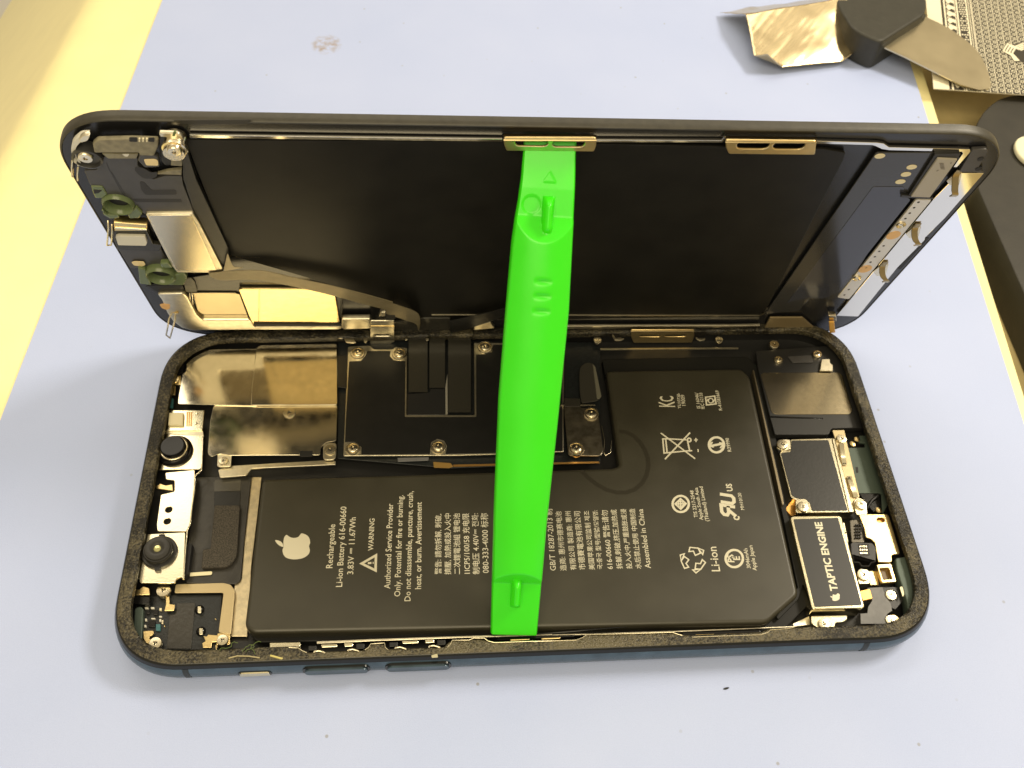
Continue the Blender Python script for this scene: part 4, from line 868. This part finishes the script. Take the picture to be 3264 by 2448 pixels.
green_ring('a1', (752, 1205), 100, [([(600, 1150), (650, 1160), (690, 1265), (612, 1255)], .14), ([(800, 1265), (830, 1200), (905, 1180), (928, 1215), (905, 1265)], .16), ([(745, 1120), (800, 1118), (830, 1150), (760, 1150)], .2)])
K('dark_well', .05, 'a1', [(660, 1265), (900, 1265), (870, 1300), (800, 1312), (720, 1305)], .02, dark, None, .05)
K('flood_module', .20, 'a1', [(440, 848), (660, 865), (662, 905), (445, 905)], .15, gold, None, .01, .015)
K('module_ridge', .215, 'a1', [(445, 882), (660, 895), (660, 903), (446, 892)], .02, bright, None, .01)
K('module_label', .15, 'a1', [(452, 945), (470, 938), (648, 942), (662, 985), (652, 1004), (470, 1000)], .10, white_pad, None, .02)
K('module_body', .10, 'a1', [(430, 905), (660, 905), (700, 990), (760, 1000), (740, 1040), (465, 1030)], .08, dkflex, None, .02)
K('base_film', .06, 'a1', [(460, 1010), (745, 1010), (810, 1130), (620, 1150), (550, 1150)], .04, grey, None, .03)
K('oval_pad', .09, 'a1', [(556, 1112), (580, 1105), (640, 1108), (652, 1128), (632, 1140), (575, 1134)], .01, mat('pale_gold_pad', (.78, .62, .32), .4, .2), None, .03)
rp = K('receiver_can', .17, 'a1', [(650, 792), (965, 788), (1005, 850), (1168, 1168), (1155, 1182), (860, 1182), (820, 1130)], .14, steel_soft, None, .03, .02)
K('can_lid', .185, 'a1', [(668, 802), (952, 800), (1122, 1165), (870, 1168), (850, 1155)], .03, mat('can_satin', (.78, .70, .52), .24, 1.0, bump=.02), rp, .03, .012)

# lower left: pressed frame, dark window, gold plate
K('window_back', .02, 'e6', [(510, 70), (700, 40), (1450, 120), (1800, 230), (1800, 400), (1560, 420), (560, 400), (500, 180)], .02, dkflex, None, .03)
K('dark_window', .055, 'e6', [(556, 192), (912, 194), (948, 206), (1022, 402), (640, 402), (610, 385)], .02, mat('bronze_mirror', (.34, .28, .17), .14, 1.0, bump=.02), None, .02)
K('gold_shield', .10, 'e6', [(938, 165), (960, 160), (1530, 162), (1742, 215), (1775, 440), (1600, 462), (1125, 462), (1060, 455), (1025, 385)], .06, mat('gold_shield', (.84, .66, .32), .18, 1.0, bump=.05, bscale=8, vary=.05), None, .03, .012)
P_ = Print(L(.1025)); P_.tline('e6', [(1108, 165), (1106, 440)], .010); P_.build('seam', olive, ld)
K('pressed_frame', .13, 'e6', [(262, 203), (480, 198), (512, 225), (595, 380), (635, 418), (1030, 418), (1048, 435), (1068, 480), (1540, 478), (1590, 470), (1792, 472), (1795, 498), (1060, 500), (560, 505), (470, 485), (395, 430), (345, 360), (300, 250)], .10, steel_soft, None, .06, .03)
K('pressed_lip', .14, 'e6', [(1062, 455), (1560, 458), (1600, 462), (1790, 462), (1790, 468), (1070, 468)], .04, dark, None, 0, .003)
K('oval_pad', .135, 'e6', [(282, 290), (310, 282), (370, 288), (368, 325), (340, 334), (300, 318)], .01, mat('orange_pad', (.66, .38, .12), .4), None, .03)
K('corner_film', .04, 'e6', [(160, 140), (250, 195), (500, 190), (470, 130), (230, 120)], .02, black, None, .03)
K('small_plate', .05, 'e6', [(480, 80), (540, 65), (575, 100), (600, 185), (500, 188)], .02, olive, None, .06)
for x in (528, 548): K('pin', .09, 'e6', [(x, 198), (x + 7, 198), (x + 16, 290), (x + 8, 292)], .03, nickel, None, 0, .004)

# pale flexible cable sweeping across the lower edge
def lq(f, q, wz): return (*L(wz).pt(f, q), wz)
up = [lq('e6', q, z) for q, z in (((690, 26), .19), ((860, 8), .20), ((1050, 0), .21), ((1200, 14), .23), ((1400, 62), .26), ((1640, 112), .28), ((1900, 175), .30), ((2212, 262), .31))] + [lq('a4', q, z) for q, z in (((420, 22), .31), ((590, 78), .28), ((662, 118), .20), ((672, 190), .12))]
lo = [lq('e6', q, z) for q, z in (((700, 50), .17), ((790, 82), .16), ((1000, 78), .17), ((1180, 95), .19), ((1420, 140), .22), ((1700, 205), .24), ((1960, 275), .26), ((2212, 345), .26))] + [lq('a4', q, z) for q, z in (((420, 110), .25), ((560, 160), .2), ((640, 190), .16), ((660, 240), .12))]
band('ribbon_cable', up, lo, .012, flexm, ld)
K('cable_corner', .21, 'e5', [(1285, 1205), (1300, 1215), (1330, 1290), (1368, 1395), (1410, 1430), (1560, 1440), (1240, 1500), (1225, 1480)], .012, flexm, None, .02, .004)
band('dark_cable', [lq('a4', q, .16) for q in ((890, 168), (1060, 130), (1220, 95), (1340, 60))], [lq('a4', q, .13) for q in ((900, 262), (1060, 215), (1220, 160), (1340, 110))], .012, tape, ld)

# ------------------------------------------------------------------ the green plastic pry bar propping the display
top_l = Vector((*L(.06).pt('b1', (700, 132)), .06)); T = ML @ top_l + LO
Bt = at('D', (1110, 1366), .575)
ax = (T - Bt); LEN = ax.length; ax.normalize()
xd = (Vector((1, 0, 0)) - ax * ax.x).normalized(); nn = xd.cross(ax).normalized()
if nn.dot(CAM_LOC - Bt) < 0: nn = -nn
def onbar(q):
    d = ray('D', q); t = (Bt - CAM_LOC).dot(nn) / d.dot(nn); p = CAM_LOC + d * t - Bt
    return p.dot(ax), p.dot(xd)
edgeL = [onbar(q) for q in ((1060, 1362), (1063, 1250), (1067, 1100), (1077, 860), (1090, 699), (1096, 625), (1105, 522), (1112, 472), (1119.5, 430), (1126, 380), (1130, 331), (1133, 295))]
edgeR = [onbar(q) for q in ((1160, 1362), (1170, 1250), (1180, 1130), (1205, 900), (1228, 669), (1235.6, 522), (1238, 478), (1241.5, 404), (1244.5, 331), (1246, 295))]
def interp(E, s):
    for (s0, t0), (s1, t1) in zip(E, E[1:]):
        if s <= s1 or (s1, t1) == E[-1]: return t0 + (t1 - t0) * max(-.2, min(1.2, (s - s0) / (s1 - s0)))
sA = onbar((1115, 1255))[0]; sB = onbar((1178, 466))[0]       # where the dome is cut down to the flat tips
ribA = (onbar((1116, 1238)), onbar((1112, 1305))); ribB = (onbar((1184, 424)), onbar((1178, 508)))
grooves = [onbar(q) for q in ((1170, 603), (1168, 634), (1166, 666))]
discB = onbar((1147, 441)); triB = onbar((1186, 383))
NS, NT = 420, 64
v = []; f = []
for i in range(NS + 1):
    s = LEN * i / NS; l_, r_ = interp(edgeL, s), interp(edgeR, s)
    for j in range(NT + 1):
        u = -1 + 2 * j / NT; t = (l_ + r_) / 2 + u * (r_ - l_) / 2
        dome = .135 + .16 * (1 - abs(u) ** 2.2)
        flat = .10 if s > LEN / 2 else .09
        if s > LEN - .75: flat = .10 - .09 * (s - LEN + .75) / .75
        cut = flat + max(0, min((s - sA) * .75, (sB - s) * .5))
        h = min(dome, cut)
        for (a, b) in (ribA, ribB):
            s0, s1 = sorted((a[0], b[0])); tc = a[1] + (b[1] - a[1]) * ((s - a[0]) / (b[0] - a[0])); d = abs(t - tc)
            if s0 < s < s1:
                e = min(1, math.sqrt(max(0, min(s - s0, s1 - s)) / .12)) if min(s - s0, s1 - s) < .12 else 1
                if d < .085: h = max(h, flat + e * .21 * math.sqrt(max(0, 1 - (d / .085) ** 2)))
        for g in grooves:
            ds, dt = (s - g[0]) / .055, (t - g[1]) / .15
            if abs(dt) < 1: h -= .030 * math.exp(-ds * ds * 2.2) * (1 - dt * dt)
        q = math.hypot(s - discB[0], t - discB[1])
        if q < .145: h -= .014 * min(1, (.145 - q) / .012)
        ts, tt = s - triB[0] + .07, abs(t - triB[1])
        if 0 < ts < .15 and tt < .10 * (1 - ts / .15): h += .012
        edge = max(0, abs(u) - .93) / .07; h -= .06 * edge * edge
        v.append(Bt + ax * s + xd * t + nn * h)
M_ = NT + 1
for i in range(NS):
    for j in range(NT): a = i * M_ + j; f.append((a, a + 1, a + M_ + 1, a + M_))
k = len(v)
for i in range(NS + 1):
    s = LEN * i / NS; l_, r_ = interp(edgeL, s), interp(edgeR, s); zb = -.10 if s < LEN - .8 else -.10 + .09 * (s - LEN + .8) / .8
    v.append(Bt + ax * s + xd * l_ + nn * zb); v.append(Bt + ax * s + xd * r_ + nn * zb)
for i in range(NS):
    a = k + 2 * i; f.append((a, a + 2, a + 3, a + 1)[::-1][::-1]); f.append((i * M_, (i + 1) * M_, a + 2, a)); f.append((i * M_ + NT, a + 1, a + 3, (i + 1) * M_ + NT))
f.append(tuple(range(NT, -1, -1)) + (k, k + 1)); f.append(tuple(NS * M_ + j for j in range(NT + 1)) + (k + 2 * NS + 1, k + 2 * NS))
green = mat('green_nylon', (.042, .70, .006), .34, bump=.04, bscale=16, vary=.015, vscale=1.2, rvary=.05, Subsurface_Weight=.35, Subsurface_Scale=.25)
green.node_tree.nodes['Principled BSDF'].inputs['Subsurface Radius'].default_value = (.25, 1.0, .15)
bar = from_data('pry_bar', v, f, green, None, 38)
tag(bar, 'bright green plastic pry bar propping the display open over the battery', 'pry tool')
# specks of dirt and frayed edge on the bar are in the place too, but too small to model as things

# ------------------------------------------------------------------ tools and scraps behind
def shp(f, q, z): return at(f, q, z)
# crumpled foil
def foil():
    N = 46; v = []; f = []
    TL, BL, BR, TR = at('f3', (345, 205), .75), at('f3', (500, 985), .26), at('f3', (1880, 850), .16), at('f3', (1785, -40), .95)
    for i in range(N + 1):
        for j in range(N + 1):
            a, b = i / N, j / N                      # a: right, b: up
            p = (BL * (1 - a) + BR * a) * (1 - b) + (TL * (1 - a) + TR * a) * b
            n = noise.noise(Vector((a * 3.1, b * 2.6, 2))) * .03 + noise.noise(Vector((a * 7 + b * 4, b * 3, 7))) * .006
            r = noise.noise(Vector((a * 9 - b * 6, a * 2, 11))); n += .06 * max(0, .16 - abs(r)) * (1 - a)
            z = p.z + n * .9
            dl = a + b                                # folded lower-left and lower-right corners
            if dl < .26: z += (.26 - dl) * 1.5; p += Vector((.9, .7, 0)) * (.26 - dl)
            dr = (1 - a) + b
            if dr < .14: z += (.14 - dr) * 1.2; p += Vector((-.8, .6, 0)) * (.14 - dr)
            v.append((p.x, p.y, max(.01, z)))
    for i in range(N):
        for j in range(N): a = i * (N + 1) + j; f.append((a, a + N + 1, a + N + 2, a + 1))
    # upper flap, folded back and down behind the crease
    k = len(v); W = N
    for i in range(W + 1):
        a = i / W; top = Vector(v[i * (N + 1) + N])
        for j in range(1, 9):
            b = j / 8; q = top + Vector((-.42 * b * (1 - a), 1.05 * b, -.62 * b + .05 * noise.noise(Vector((a * 6, b * 3, 3)))))
            v.append((q.x, q.y, max(.01, q.z)))
    for i in range(W):
        for j in range(8):
            a0 = i * (N + 1) + N if j == 0 else k + i * 8 + j - 1; a1 = (i + 1) * (N + 1) + N if j == 0 else k + (i + 1) * 8 + j - 1
            f.append((a0, a1, k + (i + 1) * 8 + j, k + i * 8 + j))
    o = from_data('foil_sheet', v, f, mat('gold_foil', (.70, .58, .36), .24, 1.0, bump=.015, bscale=3), None, 60)
    m = o.modifiers.new('thickness', 'SOLIDIFY'); m.thickness = .012
    return tag(o, 'crumpled square of golden metal foil with curled corners behind the display', 'foil')
foil()

slab_m = mat('black_rubber', (.020, .018, .013), .55, bump=.2, bscale=14, vary=.2, vscale=2)
SZ = .10
edge = [at('d1', q, SZ) for q in ((990, 1420), (968, 1000), (985, 925), (1030, 850), (1090, 790), (1150, 748), (1230, 722), (1420, 700), (1900, 690))] + [at('d2', q, SZ) for q in ((2600, 100), (2600, 2600), (1750, 2600), (948, 792), (700, 228))]
sl_ = plate('rubber_tray', [Vector((p.x, p.y)) for p in edge], -.98, SZ, slab_m, None, .1, .03)
tag(sl_, 'black rubber tray with a rounded corner lying right of the work mat', 'tray')
bl = B(SZ + .16); ws = plate('cap', circle(bl.pt('d1', (1425, 1140)), .50, 40, .62), SZ + .002, SZ + .16, mat('pale_plastic', (.80, .76, .55), .4), None, 0, .06)
tag(ws, 'pale round plastic cap on the black rubber tray at the right edge', 'cap')
# dark base under the patterned card
cb = B(.32); cpx = [(655, 668), (1337, 715), (1800, 747), (1720, -420), (545, -420)]
A0, Bv, Cv = cb.pt('d1', (655, 668)), cb.pt('d1', (1337, 715)), cb.pt('d1', (600, 40)); U = (Bv - A0); V = (Cv - A0)
def cu(u, vv): return A0 + U * u + V * vv
card = thing('patterned_card', 'white card printed with dense black ornament, under the steel blade', 'card', (A0.x, A0.y, .29)); ORG['patterned_card'] = Vector((A0.x, A0.y, .29))
plate('card_sheet', [cu(0, 0), cu(1.7, 0), cu(1.7, 1.7), cu(0, 1.7)], .29, .32, mat('white_card', (.80, .74, .56), .4), card, .0, .004)
ink = Print(B(.3225)); wh = Print(B(.3245))
def bar_(P, u0, u1, v0=0.0, v1=1.7): P.poly([cu(u0, v0), cu(u1, v0), cu(u1, v1), cu(u0, v1)])
for u0, u1, z in ((.175, .205, 0), (.225, .335, 0), (.345, .355, 0), (.375, .475, 0), (.492, .505, 0), (.515, .53, 0), (.54, 1.7, 0)): bar_(ink, u0, u1)
for i in range(20):
    v0 = .02 + i * .085
    wh.poly([cu(.232, v0 + .04), cu(.262, v0), cu(.30, v0 + .02), cu(.332, v0 + .005), cu(.332, v0 + .05), cu(.30, v0 + .06), cu(.262, v0 + .078)])
    ink2 = [cu(.285, v0 + .025), cu(.31, v0 + .025), cu(.31, v0 + .05), cu(.285, v0 + .05)]
    wh.poly([cu(.237, v0 + .075), cu(.246, v0 + .062), cu(.255, v0 + .08), cu(.246, v0 + .094)])
for i in range(58):
    v0 = .01 + i * .029
    for j in range(3):
        u = .385 + .03 * j + (.012 if i % 2 else 0)
        if random.random() < .85: wh.poly([cu(u, v0), cu(u + .02, v0), cu(u + .02, v0 + .014), cu(u, v0 + .014)])
for c in range(14):
    u0 = .56 + c * .082
    bar_(wh, u0 - .016, u0 - .008)
    for i in range(30):
        v0 = .03 + i * .056; ce = cu(u0 + .036, v0)
        for a in range(8):
            t = math.pi * a / 4; d1 = U * (.031 * math.cos(t)) + V * (.026 * math.sin(t)); e = U * (.008 * -math.sin(t)) + V * (.008 * math.cos(t))
            wh.poly([ce + e, ce - e, ce + d1])
        wh.poly([cu(u0 + .0, v0 + .02), cu(u0 + .013, v0 + .02), cu(u0 + .013, v0 + .034), cu(u0, v0 + .034)]); wh.poly([cu(u0 + .058, v0 + .02), cu(u0 + .071, v0 + .02), cu(u0 + .071, v0 + .034), cu(u0 + .058, v0 + .034)])
star = Print(B(.3262)); starw = Print(B(.3275))
star.tpoly('d1', [(1165, 385), (1215, 310), (1240, 345), (1300, 320), (1400, 330), (1400, 470), (1265, 470), (1235, 430)])
for k in range(4): starw.tline('d1', [(1180 + 22 * k, 385 + k * 6), (1215 + 20 * k, 330 + k * 8), (1250 + 22 * k, 360 + k * 6), (1337, 325 + k * 14)], .05); starw.tline('d1', [(1180 + 22 * k, 385 + k * 6), (1240 + 12 * k, 415 + k * 6), (1270 + 10 * k, 460), ], .05)
inkm = mat('black_ink', (.030, .025, .016), .5)
ink.build('black_print', inkm, card); wh.build('white_print', mat('white_card', (.8, .74, .56), .4), card); star.build('star_ground', inkm, card); starw.build('star_lines', mat('white_card', (.8, .74, .56), .4), card)

kn = thing('scraper', 'steel scraper blade with a chunky black handle lying beside the foil', 'scraper', (*at('d1', (260, 330), 0).xy, 0)); ORG['scraper'] = Vector((*at('d1', (260, 330), 0).xy, 0))
tp('handle', B(.92), 'd1', [(-120, -120), (560, -90), (606, 15), (590, 105), (255, 318), (120, 262), (30, 205), (-60, 60)], .90, mat('handle_black', (.030, .029, .022), .5, bump=.12, bscale=12, vary=.15), kn, .18, .07)
bpx = [((262, 348), .62), ((260, 318), .62), ((580, 120), .62), ((700, 175), .58), ((800, 232), .55), ((900, 305), .51), ((965, 362), .47), ((1010, 420), .44), ((1050, 500), .41), ((1078, 580), .385), ((1090, 640), .37), ((1078, 668), .365), ((1000, 680), .38), ((860, 640), .44), ((640, 530), .52), ((440, 430), .58), ((300, 366), .61)]
v = [at('d1', q, z) for q, z in bpx]; n = len(v); v += [p - Vector((0, 0, .035)) for p in v]
f = [tuple(range(n))[::-1], tuple(range(n, 2 * n))] + [(i, (i + 1) % n, n + (i + 1) % n, n + i) for i in range(n)]
from_data('blade', v, f, mat('brushed_blade', (.66, .58, .40), .30, 1.0, bump=.02, bscale=2, vary=.06, vscale=1, rvary=.03), kn, 30)
K2 = tp('collar', B(.75), 'd1', [(240, 330), (250, 300), (590, 95), (600, 118), (270, 345)], .3, mat('handle_black', (.03, .029, .022), .5), kn, .05, .03)

# ------------------------------------------------------------------ shavings and lint on the glue
shav = mat('green_shaving', (.10, .14, .04), .5); lint = mat('pale_lint', (.42, .36, .20), .5)
def curl(f_, q, z, m, n, sz, lab, seed):
    r = random.Random(seed); c = at(f_, q, z); P = []; a = r.uniform(0, 6)
    p = Vector((c.x, c.y, z)); 
    for i in range(n):
        a += r.uniform(-1.2, 1.2); p = p + Vector((math.cos(a) * sz, math.sin(a) * sz * .7, 0)); P.append(Vector((p.x, p.y, z + abs(r.gauss(0, .008)))))
    o = tube('plastic_shaving', P, .006, m, None, 5)
    return tag(o, lab, 'shaving', 'green shavings on the glue')
curl('a3', (880, 1420), .665, shav, 14, .035, 'curled green shaving on the glue below the corner screw, left of the others', 3)
curl('a3', (1060, 1425), .665, shav, 16, .035, 'tangled green shaving on the glue near edge, middle of the three', 8)
curl('a3', (1165, 1432), .665, shav, 12, .04, 'green shaving on the glue nearest the side buttons', 12)
o = tube('glue_thread', [at('a3', q, .665) for q in ((945, 1465), (1010, 1448), (1100, 1450), (1180, 1462))], .012, lint, None, 6); tag(o, 'thin pale thread of glue above the mute switch', 'glue thread')
o = tube('glue_thread', [at('a3', q, .665) for q in ((1260, 1445), (1300, 1455), (1345, 1468), (1352, 1462))], .018, mat('yellow_glue', (.60, .52, .18), .4), None, 6); tag(o, 'short yellow thread of glue above the first volume button', 'glue thread')
o = plate('tape_scrap', B(.645).pts('c4', [(1265, 268), (1312, 255), (1318, 284), (1270, 288)]), .642, .652, mat('pale_scrap', (.45, .42, .28), .4), None, .01, .003); tag(o, 'tiny pale scrap of tape on the near edge above the volume buttons', 'scrap')
o = tube('plastic_shaving', [ML @ Vector(lq('c1', q, .45)) + LO for q in ((1775, 60), (1790, 20), (1800, -10))], .02, shav, None, 5); tag(o, 'green splinter standing on the screw at the top of the display', 'shaving')
cb_ = B(.02); o = plate('crumb', cb_.pts('c5', [(1338, 476), (1350, 468), (1372, 464), (1384, 468), (1370, 478), (1350, 482)]), .001, .02, dark, None, .01, .006); tag(o, 'small dark flake on the mat in front of the phone', 'flake')
